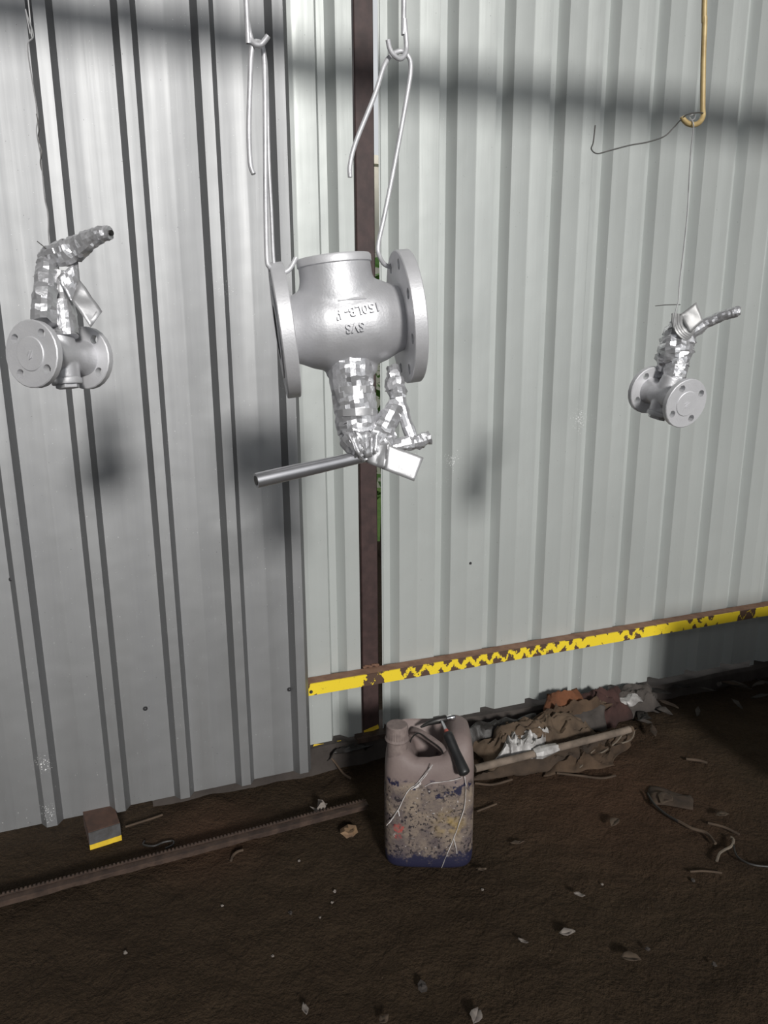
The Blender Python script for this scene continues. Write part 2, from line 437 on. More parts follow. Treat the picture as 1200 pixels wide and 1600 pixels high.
wb = emp('wall_back', wp(1.5, -0.06, 0.08), kind='structure', label='grey painted ribbed sheet wall behind the steel post')
RIB_B = (0.014, 0.024, 0.025)
RB0 = 1.0282
for (a, b_, zb) in ((0.0, 0.742, 0.10), (0.824, 1.607, 0.098), (1.606, 2.607, 0.085), (2.606, 3.607, 0.06), (3.606, 4.606, 0.06)):
    ribs = [RB0 + 0.2 * i for i in range(-6, 19)]
    mk('corrugated_sheet', cladding(a, b_, ribs, -0.06, -1, zb, 4.95, RIB_B, 0.030), M['grey_sheet'], wb, smooth=20)
screw(onw(735, 880, -.0595), wb, 0.004)
for (x0, x1, y0, y1, sd) in ((487, 511, 1163, 1169, 1), (523, 535, 1158, 1164, 2)):
    p = [onw(x0, y1 + 1, -.058), onw(x1, y1 - 2, -.058), onw(x1 - 2, y0 - 1, -.058), onw(x0 + 4, y0, -.058)]
    mk('paint_smear', ([q for q in p] + [q - N * 0.0015 for q in p], [(0, 1, 2, 3), (4, 5, 6, 7), (0, 1, 5, 4), (1, 2, 6, 5), (2, 3, 7, 6), (3, 0, 4, 7)]), M['yellow'], wb, label='yellow paint smear low on the sheet')

# concrete footing under the sheets
def strip(s0, s1, w0, w1, z0, ztop, n, seed):
    rings = []
    for i in range(n + 1):
        s = s0 + (s1 - s0) * i / n; j = 0.008 * noise.noise(V((s * 6, seed, 0))); k = 0.006 * noise.noise(V((s * 9, seed, 4)))
        rings.append([wp(s, w0, z0), wp(s, w1 + j, z0), wp(s, w1 + j, ztop(s) + k - .012), wp(s, w1 - .012 + j, ztop(s) + k), wp(s, w0, ztop(s) + k)])
    return loft(rings)
mk('trim_1', strip(0.0, 4.8, -0.22, -0.035, -0.03, lambda s: 0.093 - 0.03 * max(0, min(1, (s - 1.1) / 1.0)), 90, 3), M['kerb'], kind='structure', label='low dusty concrete footing under the grey sheets')

# dark end wall and roof of the shed, out of frame
M['endwall'] = mat('sooty_brick_wall', (0.05, 0.045, 0.042), (0.03, 0.027, 0.025), 6, 0, 0.9)
mk('wall_right', box(wp(4.75, 2.0, 2.6), 0.12, 4.6, 5.2, T, N, V((0, 0, 1))), M['endwall'], kind='structure', smooth=0)
mk('wall_front', box(wp(1.1, 4.06, 0.42), 7.4, 0.12, 0.84, T, N, V((0, 0, 1))), M['endwall'], kind='structure', smooth=0)
mk('wall_end', box(wp(-2.62, 1.9, 2.5), 0.12, 4.2, 5.0, T, N, V((0, 0, 1))), M['endwall'], kind='structure', smooth=0)
M['roofm'] = mat('dull_roof_sheet', (0.22, 0.22, 0.22), (0.16, 0.16, 0.16), 4, 0.2, 0.6)
def roof():
    n = 37; pts = []
    for i in range(n):
        s = -2.6 + 0.2 * i; pts += [(s, 0), (s + .12, 0), (s + .137, .026), (s + .167, .026)]
    rings = []
    for w, z in ((-0.45, 4.96), (4.3, 5.4)):
        f = [wp(s, w, z + d) for s, d in pts]; bk = [wp(s, w, z + d + .001) for s, d in pts]
        rings.append(f + bk[::-1])
    return loft(rings)
mk('ceiling', roof(), M['roofm'], kind='structure', smooth=20)

# ================================================================== steel frame
post = emp('steel_post', wp(0.779, -0.075, 0), 'dark brown painted steel post standing between the ribbed sheets', 'post')
mk('shaft', box(wp(0.779, -0.089, 2.47), 0.062, 0.06, 4.94, T, N, V((0, 0, 1)), bev=0.003), M['post'], post)
mk('base_plate', box(wp(0.779, -0.075, 0.1), 0.13, 0.11, 0.018, T, N, V((0, 0, 1))), M['darkrust'], post)
mk('paint_band', box(wp(0.779, -0.0583, 0.115), 0.058, 0.0015, 0.016, (T + V((0, 0, .25))).normalized(), N, (V((0, 0, 1)) - T * .25).normalized()), M['yellow'], post, label='worn yellow paint band')
mk('weld_bead', tube(spline([wp(.75, -.055, .366), wp(.762, -.054, .372), wp(.778, -.055, .368), wp(.79, -.054, .373), wp(.808, -.055, .367)]), 0.005, 7, jit=.3), M['rust'], post)
rail = emp('hazard_rail', wp(1.7, -0.02, 0.32), 'long steel angle rail with yellow and brown hazard stripes', 'rail')
sA, sB = 0.28, 4.4
mk('front_leg', box(wp((sA + sB) / 2, -0.0075, 0.3425), sB - sA, 0.005, 0.043, T, N, V((0, 0, 1))), M['hazard'], rail, label='upright leg painted in yellow and brown stripes')
mk('top_leg', box(wp((sA + sB) / 2, -0.0325, 0.362), sB - sA, 0.045, 0.005, T, N, V((0, 0, 1))), M['rail_rust'], rail, label='rusty brown upper leg')
screw(onw(486, 1081, -0.005), rail, 0.005)

# overhead beam that carries the hooks
BW = 0.92; BZ = onw(700, 132, -.06).z + .410 * (BW + .06) - .045
beam = emp('overhead_beam', wp(1.0, BW, BZ), 'rusty steel beam overhead carrying the wire hooks', 'beam')
mk('beam_bar', box(wp(1.1, BW, BZ + .045), 7.2, 0.08, 0.10, T, N, V((0, 0, 1)), bev=.004), M['rust'], beam)
for s in (-2.2, 0.3, 2.0, 4.3):
    mk('hanger_rod', tube([wp(s, BW, BZ + .09), wp(s, BW, 4.96 + .44 * (BW + .45) / 4.75 + .01)], 0.008, 8), M['rust'], beam)
def beam_pt(p, dz=0.0):
    s = (p - ORG).dot(T); return wp(s, BW, BZ + dz)

# ================================================================== big valve
def valve_axes(az, tilt, roll=0.0):
    X = V((math.cos(az) * math.cos(tilt), math.sin(az) * math.cos(tilt), math.sin(tilt)))
    Y = V((-math.sin(az), math.cos(az), 0))
    Z = X.cross(Y).normalized()
    q = Matrix.Rotation(roll, 3, X); return X, (q @ Y).normalized(), (q @ Z).normalized()
vx, vy, vz = valve_axes(R_(10), R_(6.2))
vc = at(541, 507, 1.262)
big = emp('gate_valve', vc, 'large silver flanged valve hanging upside down between two thick wire hooks', 'valve')
VM = frame(vc, vx, vy, vz)
AX = VM @ Matrix.Rotation(R_(90), 4, 'Y')            # local Z -> valve axis
def axm(z): return AX @ Matrix.Translation((0, 0, z))
body = join(
    lathe([(.050, -.118), (.055, -.098), (.060, -.084), (.069, -.066), (.0755, -.044), (.078, -.015), (.078, .015), (.0755, .044), (.069, .066), (.060, .084), (.055, .098), (.050, .118)], 48, AX),
    lathe([(.070, .0), (.069, .052), (.066, .068), (.063, .080), (.062, .112)], 48, VM @ Matrix.Translation((-.008, 0, 0))),
    lathe([(.046, -.02), (.046, -.085), (.038, -.094)], 40, VM))
bo = mk('body', body, M['silver'], big)
rm = bo.modifiers.new('cast', 'REMESH'); rm.mode = 'VOXEL'; rm.voxel_size = 0.0032; rm.use_smooth_shade = True
sm = bo.modifiers.new('soften', 'SMOOTH'); sm.factor = 0.6; sm.iterations = 10
mk('cover_rim', lathe([(.0605, .098), (.0645, .101), (.0645, .111), (.062, .114), (.0, .1142)], 48, VM @ Matrix.Translation((-.008, 0, 0)), True, False), M['silver_face'], big)
for nm, z0, ph in (('flange', -.120, .2), ('flange', .0965, .2)):
    fo = mk('flange', flange(.1145, .046, .0955, .0093, 8, .0235, axm(z0), math.pi / 8 + ph * 0), M['silver_face'], big); weld(fo)
    zz_ = z0 - .002 if z0 < 0 else z0 + .0235
    mk('raised_face', lathe([(.046, zz_), (.0785, zz_), (.0785, zz_ + .002), (.046, zz_ + .002)], 48, AX, False, False), M['silver_face'], big)
mk('port_cover', lathe([(.001, -.119), (.047, -.119), (.047, -.112)], 40, AX), M['bolt_in'], big)
mk('port_cover', lathe([(.047, .112), (.047, .119), (.001, .119)], 40, AX), M['bolt_in'], big)
# casting letters wrapped on the barrel, upside down
def barrel_r(a):
    pr = [(-.118, .050), (-.098, .055), (-.084, .060), (-.066, .069), (-.044, .0755), (-.015, .078), (.015, .078), (.044, .0755), (.066, .069), (.084, .060), (.098, .055)]
    for (a0, r0), (a1, r1) in zip(pr, pr[1:]):
        if a0 <= a <= a1: return r0 + (r1 - r0) * (a - a0) / (a1 - a0)
    return .055
def letters(txt, size, cx, cz, parent, name, ang=0.0):
    cu = bpy.data.curves.new('t', 'FONT'); cu.body = txt; cu.size = size; cu.align_x = 'CENTER'; cu.align_y = 'CENTER'
    cu.extrude = 0.0040; cu.resolution_u = 3; cu.space_character = 1.05; cu.offset = 0.0004
    ob = bpy.data.objects.new('t', cu); col.objects.link(ob)
    me = bpy.data.meshes.new_from_object(ob.evaluated_get(bpy.context.evaluated_depsgraph_get()))
    bm = bmesh.new(); bm.from_mesh(me); bmesh.ops.subdivide_edges(bm, edges=[e for e in bm.edges if e.calc_length() > .004], cuts=1); bmesh.ops.triangulate(bm, faces=bm.faces); 
    vs = []; ca, sa = math.cos(ang), math.sin(ang)
    for v in bm.verts:
        x, y, z = v.co; x, y = x * ca - y * sa, x * sa + y * ca
        a = cx - x; b = cz - y                                   # turned by half a turn
        r = barrel_r(a) + .0002 + z
        th = b / .078
        vs.append(VM @ V((a, -r * math.cos(th), r * math.sin(th))))
    bm.verts.index_update(); fs = [tuple(v.index for v in f.verts) for f in bm.faces]
    bm.free(); bpy.data.objects.remove(ob)
    mk(name, (vs, fs), M['silver'], parent, smooth=30, label='raised cast letters reading ' + txt)
bpy.context.view_layer.update()
letters("150LB-4'", .0205, .013, .020, big, 'casting_letters', 0.10)
letters('SVS', .0205, .004, -.006, big, 'casting_letters', 0.03)
bar = []
for i in range(9):
    a = .006 - .024 + .048 * i / 8
    for b_, o_ in ((.038, 0), (.0385, .0016), (.0425, .0016), (.043, 0)):
        r = barrel_r(a) + o_; th = (b_ + .0) / .078; bar.append(VM @ V((a, -r * math.cos(th), r * math.sin(th))))
mk('casting_bar', loft([bar[i * 4:i * 4 + 4] for i in range(9)]), M['silver'], big)
# foil wrapped neck
def foil_tube(name, pts, rads, parent, seed, sides=13, jit=.10, mat_='foil', squash=1.0, label=None, n=6):
    P = spline(pts, n) if len(pts) > 2 else [V(pts[0]).lerp(V(pts[1]), i / 8) for i in range(9)]
    m_ = len(P); rr = []
    for i in range(m_):
        t = i / (m_ - 1) * (len(rads) - 1); k = min(int(t), len(rads) - 2); rr.append(rads[k] + (rads[k + 1] - rads[k]) * (t - k))
    return mk(name, tube(P, rr, int(sides * 1.5), True, jit * 1.5 + .03, seed, squash, 52.0), M[mat_], parent, smooth=8, label=label)
D0 = 1.262
foil_tube('wrapped_neck', [at(548, 566, D0), at(550, 600, D0), at(556, 640, D0 + .004), at(560, 676, D0 + .006)], [.037, .0355, .0355, .035], big, 3, 18, .05, label='neck wrapped in crinkled aluminium tape')
foil_tube('wrapped_stem', [at(560, 672, D0 + .006), at(560, 690, D0), at(566, 706, D0 - .006), at(573, 719, D0 - .008)], [.035, .028, .017, .007], big, 5, 12, .13)
for k, (y_, r_) in enumerate(((583, .0375), (606, .0368), (640, .0368))):
    mk('tape_band', tube([at(549 + (y_ - 566) * .1, y_, D0), at(549.6 + (y_ - 566) * .1, y_ + 11, D0 + .001)], [r_, r_ - .0006], 20, False, .02, k), M['foil_matt'], big, smooth=18)
for k in range(7):   # torn strips hanging at the neck end
    x = 531 + k * 7.5
    o = mk('tape_strip', sheet(at(x, 672 + (k % 3) * 6, D0 - .034 + abs(k - 3) * .004), at(x + 13, 676 + (k % 2) * 5, D0 - .033), at(546 + k * 4.5, 706 + (k % 3) * 5, D0 - .020), 3, 4, .004, k + 11, 60), M['foil'], big, smooth=18); solid(o, .0006)
# handle tube
H0, H1 = at(400, 751, D0 - .085), at(572, 712, D0 + .004)
ho = mk('handle_bar', tube([H0.lerp(H1, i / 6) for i in range(7)], [.0124, .0126, .0124, .0120, .0116, .0112, .0108], 24, True), M['tube'], big, label='smooth steel handle tube')
mk('tube_bore', lathe([(.0082, 0), (.0082, .0006)], 20, zframe(H0, H0 - H1)), M['darksteel'], ho)
# foil wrapped bracket between the flange and the stem
foil_tube('wrapped_bracket_arm', [at(573, 716, D0 - .002), at(592, 684, D0 - .006), at(607, 655, D0 - .002), at(618, 632, D0 + .006)], [.013, .0155, .0145, .012], big, 8, 9, .28)
foil_tube('wrapped_bracket_arm', [at(613, 572, D0 + .02), at(619, 600, D0 + .018), at(623, 625, D0 + .01)], [.010, .015, .012], big, 9, 9, .25)
foil_tube('wrapped_bracket_arm', [at(621, 612, D0 + .01), at(631, 648, D0 + .008), at(644, 686, D0 + .006)], [.012, .0095, .009], big, 10, 9, .15)
foil_tube('wrapped_bracket_arm', [at(604, 702, D0 - .004), at(632, 694, D0), at(655, 689, D0 + .004), at(671, 684, D0 + .006)], [.008, .010, .0115, .0105], big, 12, 9, .22)
foil_tube('wrapped_bracket_arm', [at(580, 707, D0 - .01), at(600, 690, D0 - .006), at(612, 676, D0)], [.010, .014, .009], big, 14, 9, .3)
o = mk('tape_flap', quad(at(572, 722, D0 - .018), at(584, 694, D0 - .022), at(608, 692, D0 - .028), at(600, 734, D0 - .026), 7, 9, .003, 4, 40), M['foil_matt'], big, smooth=16, label='creased root of the tape flap'); solid(o, .0008)
o = mk('tape_flap', quad(at(600, 734, D0 - .026), at(604, 693, D0 - .027), at(662, 715, D0 - .024), at(647, 752, D0 - .030), 7, 9, .0014, 6, 26), M['foil_matt'], big, smooth=25, label='flat flap of aluminium tape'); solid(o, .0008)

# hooks --------------------------------------------------------------
def hook(name, pts, r, label, mat_='white_wire', cat='hook', group=None, sides=10, n=8):
    P = spline(pts, n); return mk(name, tube(P, r, sides), M[mat_], None, label=label, cat=cat, group=group)
W1 = 0.98
pt = onw(385, 0, W1 - (0)); pb = beam_pt(pt)
def over_beam(p, ds=0.0):
    """rod end bent over the beam above p"""
    b_ = beam_pt(p) + T * ds
    return [b_ - N * .048 + V((0, 0, .05)), b_ - N * .046 + V((0, 0, .10)), b_ + V((0, 0, .106)), b_ + N * .043 + V((0, 0, .098)), b_ + N * .042 + V((0, 0, .0))]
hook('wire_hook', over_beam(pt) + [onw(385, 5, W1 - (0)), onw(387, 35, W1 - (0)), onw(392, 60, W1 - (0)), onw(398, 69, W1 - (0 - .006)), onw(407, 70, W1 - (0 - .01)), onw(414, 63, W1 - (0 - .012)), onw(419, 56, W1 - (0 - .014))], .0042,
     'white wire hook from above at left, holding the wire with a straight double leg')
hook('long_wire_hook', [onw(396, 272, W1 - (0 - .003)), onw(391, 254, W1 - (0)), onw(389, 200, W1 - (0)), onw(391, 120, W1 - (0)), onw(393, 82, W1 - (0)), onw(397, 68, W1 - (0)), onw(402, 65.5, W1 - (0 + .006)), onw(408, 70, W1 - (0 + .01)), onw(413, 95, W1 - (0 + .008)), onw(414.5, 180, W1 - (0)), onw(415, 300, W1 - (0 - .003)), onw(417, 400, W1 - (0 - .006)), onw(421, 417, W1 - (0 - .006)), onw(427, 425, W1 - (0 - .002)), onw(438, 427, W1 - (0 + .006)), onw(452, 421, W1 - (0 + .008)), onw(463, 402, W1 - (0 + .006))], .0040,
     'long white wire hook through the left flange of the large valve')
hook('long_wire_hook', [onw(410, 74, W1 - (0 + .016)), onw(416, 110, W1 - (0 + .014)), onw(420, 250, W1 - (0 + .012)), onw(424, 330, W1 - (0 + .012)), onw(427, 400, W1 - (0 + .012)), onw(430, 424, W1 - (0 + .012))], .0030,
     'thin white wire running down beside the long left hook')
W2 = 0.945
hook('wire_hook', over_beam(onw(633, 0, W2 - (0))) + [onw(631, 0, W2 - (0)), onw(632, 30, W2 - (0)), onw(635, 70, W2 - (0)), onw(633, 85, W2 - (0 - .004)), onw(625, 92, W2 - (0 - .008)), onw(615, 86, W2 - (0 - .012)), onw(609, 76, W2 - (0 - .014)), onw(606, 62, W2 - (0 - .016))], .0042,
     'white wire hook from above, in front of the right wall beside the brown post')
hook('long_wire_hook', [onw(547, 277, W2 - (0 - .02)), onw(547, 258, W2 - (0 - .02)), onw(556, 222, W2 - (0 - .016)), onw(585, 150, W2 - (0 - .008)), onw(600, 104, W2 - (0 - .002)), onw(611, 87, W2 - (0 + .004)), onw(626, 80, W2 - (0 + .006)), onw(637, 87, W2 - (0)), onw(642, 105, W2 - (0)), onw(636, 150, W2 - (0)), onw(617, 255, W2 - (0)), onw(600, 340, W2 - (0 - .002)), onw(591, 382, W2 - (0 - .004)), onw(593, 400, W2 - (0 - .004)), onw(602, 414, W2 - (0 + .004)), onw(616, 416, W2 - (0 + .012)), onw(628, 405, W2 - (0 + .014)), onw(637, 391, W2 - (0 + .012))], .0040,
     'bent white wire hook through the right flange of the large valve')

# ================================================================== small valves
def small_valve(name, cf, cb, label, roll, seed, cat='valve'):
    """cf / cb: centres of the near and the far flange"""
    Zx = (cb - cf).normalized(); X_ = V((0, 0, 1)).cross(Zx).normalized(); Y_ = Zx.cross(X_)
    q = Matrix.Rotation(roll, 3, Zx); X_, Y_ = q @ X_, q @ Y_
    L = (cb - cf).length
    e = emp(name, cf.lerp(cb, .5), label, cat)
    A = frame(cf, X_, Y_, Zx)
    th = .013
    for z0 in (0, L - th):
        weld(mk('flange', flange(.054, .026, .0397, .0078, 4, th, A @ Matrix.Translation((0, 0, z0)), math.pi / 4), M['silver_face'], e))
    ff = mk('raised_face', lathe([(.0268, .004), (.0272, -.0008), (.0262, -.0016), (.001, -.0016)], 36, A), M['silver_face'], e, smooth=15)
    mk('raised_face', lathe([(.0268, L - .004), (.0268, L + .0014), (.001, L + .0014)], 36, A), M['silver_face'], e)
    for k, (x0, y0, x1, y1, r) in enumerate(((-.006, .004, .002, -.007, .0013), (-.001, .005, .006, -.003, .0013), (-.004, -.006, .004, -.009, .001))):
        mk('stamped_mark', tube([A @ V((x0, y0, -.0018)), A @ V(((x0 + x1) / 2 + .001, (y0 + y1) / 2, -.0022)), A @ V((x1, y1, -.0018))], [r * .5, r, r * .5], 7), M['silver'], ff)
    Cn = cf.lerp(cb, .53)
    B = frame(Cn, X_, Zx * -1, Y_)
    b_ = mk('body', join(lathe([(.0315, .008), (.030, .016), (.0265, .026), (.0262, L * .5), (.0262, L - .032), (.029, L - .02), (.0315, L - .008)], 32, A),
                    lathe([(.0225, -.038), (.0235, -.020), (.0235, .020), (.021, .044)], 28, B)), M['silver'], e)
    rm = b_.modifiers.new('cast', 'REMESH'); rm.mode = 'VOXEL'; rm.voxel_size = 0.0016; rm.use_smooth_shade = True
    s_ = b_.modifiers.new('soften', 'SMOOTH'); s_.factor = .6; s_.iterations = 6
    mk('bottom_cap', join(lathe([(.0235, -.047), (.0245, -.045), (.0245, -.038), (.022, -.036)], 28, B), lathe([(.0185, -.0535), (.0195, -.052), (.0195, -.046)], 6, B)), M['silver_face'], e)
    return e, B
dl = 1.15
cfL, cbL = at(48, 553, dl), at(139, 560, 1.270)
sl, SB = small_valve('small_globe_valve', cfL, cbL, 'small silver flanged valve hanging at the left, its handle wrapped in foil', R_(-8), 1)
d = 1.205
foil_tube('wrapped_neck', [at(104, 526, d), at(101, 500, d), at(98, 472, d)], [.0185, .0190, .0180], sl, 21, 14, .06)
mk('tape_band', tube([at(104, 522, d), at(103, 508, d)], [.0198, .0193], 18, False, .03, 2), M['foil_matt'], sl, smooth=18)
foil_tube('wrapped_stem', [at(98, 474, d), at(96, 450, d), at(98, 425, d)], [.013, .010, .012], sl, 22, 10, .15, 'foil_matt')
foil_tube('wrapped_yoke_arm', [at(69, 505, d - .035), at(70, 470, d - .03), at(72, 440, d - .02), at(73, 412, d - .012), at(75, 402, d - .01)], [.0205, .0195, .017, .0165, .011], sl, 23, 9, .16, squash=.8, label='yoke arm wrapped in bright foil')
o = mk('tape_flap', quad(at(90, 432, d - .035), at(122, 404, d - .012), at(127, 452, d - .016), at(112, 470, d - .034), 7, 8, .004, 24, 42), M['foil'], sl, smooth=16, label='loose hanging flap of foil'); solid(o, .0008)
o = mk('tape_flap', quad(at(112, 470, d - .034), at(124, 436, d - .018), at(160, 486, d - .02), at(142, 511, d - .032), 6, 7, .002, 26, 36), M['foil_matt'], sl, smooth=18, label='pale lower end of the foil flap'); solid(o, .0008)
foil_tube('wrapped_handle', [at(66, 408, d - .01), at(82, 400, d - .012), at(104, 396, d - .015), at(122, 386, d - .02), at(142, 374, d - .03), at(160, 365, d - .036), at(172, 364, d - .04)], [.010, .0155, .019, .016, .0125, .0105, .009], sl, 28, 11, .14, label='lever handle wrapped in foil')
mk('handle_bore', lathe([(.0045, 0), (.0045, .004)], 12, zframe(at(172, 364, d - .041), at(172, 364, d - .04) - at(160, 365, d - .036))), M['darksteel'], sl)
WLf = (at(80, 398, d - .012) - ORG).dot(N)
hook('hanging_wire', over_beam(onw(40, 0, WLf - (0))) + [onw(44, 0, WLf - (0)), onw(40, 15, WLf - (0)), onw(52, 55, WLf - (0)), onw(43, 72, WLf - (0)), onw(51, 130, WLf - (0)), onw(59, 180, WLf - (0)), onw(57, 205, WLf - (0)), onw(63, 240, WLf - (0)), onw(66, 268, WLf - (0)), onw(70, 310, WLf - (0)), onw(75, 335, WLf - (0)), onw(76, 370, WLf - (0)), onw(80, 398, WLf - (0 - .01))], .0011, 'thin kinked wire holding the left small valve', 'thin_wire', 'wire', None, 6, 6)
hook('wire_end', [onw(58, 377, WLf - (0 - .01)), onw(68, 385, WLf - (0 - .012)), onw(78, 394, WLf - (0 - .014)), onw(84, 398, WLf - (0 - .014))], .0009, 'short wire end sticking out above the left foil wrapped valve', 'dark_wire', 'wire', None, 6, 4)
hook('wire_strand', [onw(57, 178, WLf - (0)), onw(61, 200, WLf - (0 - .003)), onw(60, 215, WLf - (0 + .004)), onw(65, 236, WLf - (0 - .003)), onw(63, 255, WLf - (0)), onw(68, 275, WLf - (0 + .003))], .0009, 'dark strand twisted round the left kinked wire', 'dark_wire', 'wire', None, 6, 5)

cfR, cbR = at(1073, 631, 1.550), at(1011, 608, 1.660)
sr, SB2 = small_valve('small_globe_valve', cfR, cbR, 'small silver flanged valve hanging at the right from a thin wire', R_(12), 2)
d = 1.603
foil_tube('wrapped_neck', [at(1052, 596, d), at(1055, 580, d), at(1058, 566, d)], [.021, .0235, .0245], sr, 31, 14, .05)
for k, y_ in enumerate((567, 576, 586)):
    mk('tape_band', tube([at(1058 - k * 1.6, y_, d), at(1057.5 - k * 1.6, y_ + 5, d)], [.0262 - .0012 * k, .0262 - .0012 * k], 18, False, .03, k + 4), M['foil_matt'], sr, smooth=18)
foil_tube('wrapped_yoke', [at(1056, 568, d), at(1057, 548, d), at(1059, 530, d), at(1058, 512, d), at(1056, 500, d)], [.0245, .033, .033, .025, .011], sr, 32, 14, .10, label='yoke wrapped in foil tape')
foil_tube('wrapped_yoke_arm', [at(1040, 555, d + .01), at(1038, 566, d + .02), at(1033, 580, d + .03)], [.020, .017, .008], sr, 33, 9, .12)
mk('lug', tube(spline([at(1027, 575, d + .035), at(1033, 573, d + .035), at(1036, 578, d + .035), at(1034, 586, d + .035), at(1027, 589, d + .035)], 4), .0045, 8), M['silver'], sr)
foil_tube('wrapped_handle', [at(1060, 522, d), at(1080, 518, d - .015), at(1104, 505, d - .03), at(1130, 493, d - .05), at(1150, 487, d - .062), at(1157, 486, d - .066)], [.018, .016, .0105, .0095, .0105, .007], sr, 34, 11, .10, label='lever handle wrapped in foil')
o = mk('tape_flap', quad(at(1062, 492, d - .034), at(1088, 472, d - .044), at(1099, 501, d - .042), at(1078, 521, d - .036), 7, 7, .0025, 35, 30), M['foil_dull'], sr, smooth=18, label='folded flap of matt foil standing up'); solid(o, .0008)
for k in range(4):
    q = k * 4.0
    mk('tape_fold', tube(spline([at(1052 + q, 490 + k * .5, d - .03), at(1052 + q, 506, d - .036), at(1058 + q, 520 - k, d - .04), at(1070 + q * .8, 530 - k * 2.5, d - .036), at(1079 + q * .5, 526 - k * 4, d - .032)], 5), .0035, 6, True, .1, k), M['foil_dull'], sr, smooth=25)
W3 = 0.95
hook('yellow_rod_hook', over_beam(onw(1100, 0, W3), -.05) + [onw(1101, -10, W3 - (0)), onw(1101, 30, W3 - (0)), onw(1099, 90, W3 - (0)), onw(1098, 165, W3 - (0)), onw(1098.5, 180, W3 - (0)), onw(1094, 190, W3 - (0 - .004)), onw(1085, 195, W3 - (0 - .008)), onw(1075, 193, W3 - (0 - .010)), onw(1068, 187, W3 - (0 - .010)), onw(1066, 182, W3 - (0 - .010))], .0052,
     'yellow painted rod hook hanging at the upper right', 'yellow_rod', 'hook')
hook('hanging_wire', [onw(1080, 188, W3 - (0 - .012)), onw(1085, 186, W3 - (0 - .012)), onw(1086, 181, W3 - (0 - .008)), onw(1081, 179.5, W3 - (0 - .004)), onw(1078, 184, W3 - (0 - .008)), onw(1083, 192, W3 - (0 - .018)), onw(1083, 205, W3 - (0 - .016)), onw(1080, 230, W3 - (0 - .01)), onw(1077, 275, W3 - (0)), onw(1074, 330, W3 - (0 + .01)), onw(1068, 390, W3 - (0 + .02)), onw(1062, 440, W3 - (0 + .02)), onw(1060, 470, W3 - (0 + .015)), onw(1056, 484, W3 - (0 + .012)), onw(1053, 500, W3 - (0 + .014)), onw(1055, 515, W3 - (0 + .012))], .0013, 'thin wire holding the right small valve below the yellow rod', 'thin_wire', 'wire', None, 6, 6)
hook('wire_end', [at(1024, 478, d - .03), at(1040, 476.5, d - .03), at(1056, 476, d - .035), at(1063, 476, d - .035)], .0010, 'short wire end sticking out above the right foil wrapped valve', 'dark_wire', 'wire', None, 6, 4)
hook('trailing_wire', [onw(930, 196, W3 - (0 + .01)), onw(927, 222, W3 - (0)), onw(924, 233, W3 - (0)), onw(933, 240, W3 - (0)), onw(950, 236, W3 - (0)), onw(984, 227, W3 - (0)), onw(1012, 222, W3 - (0)), onw(1038, 213, W3 - (0)), onw(1052, 200, W3 - (0)), onw(1064, 187, W3 - (0 - .01)), onw(1074, 179, W3 - (0 - .018)), onw(1092, 176, W3 - (0 - .01)), onw(1100, 178, W3 - (0)), onw(1100, 184, W3 - (0 + .004)), onw(1094, 184, W3 - (0 + .006))], .0013, 'dark thin wire trailing sideways from the yellow rod hook', 'dark_wire', 'wire', None, 6, 6)

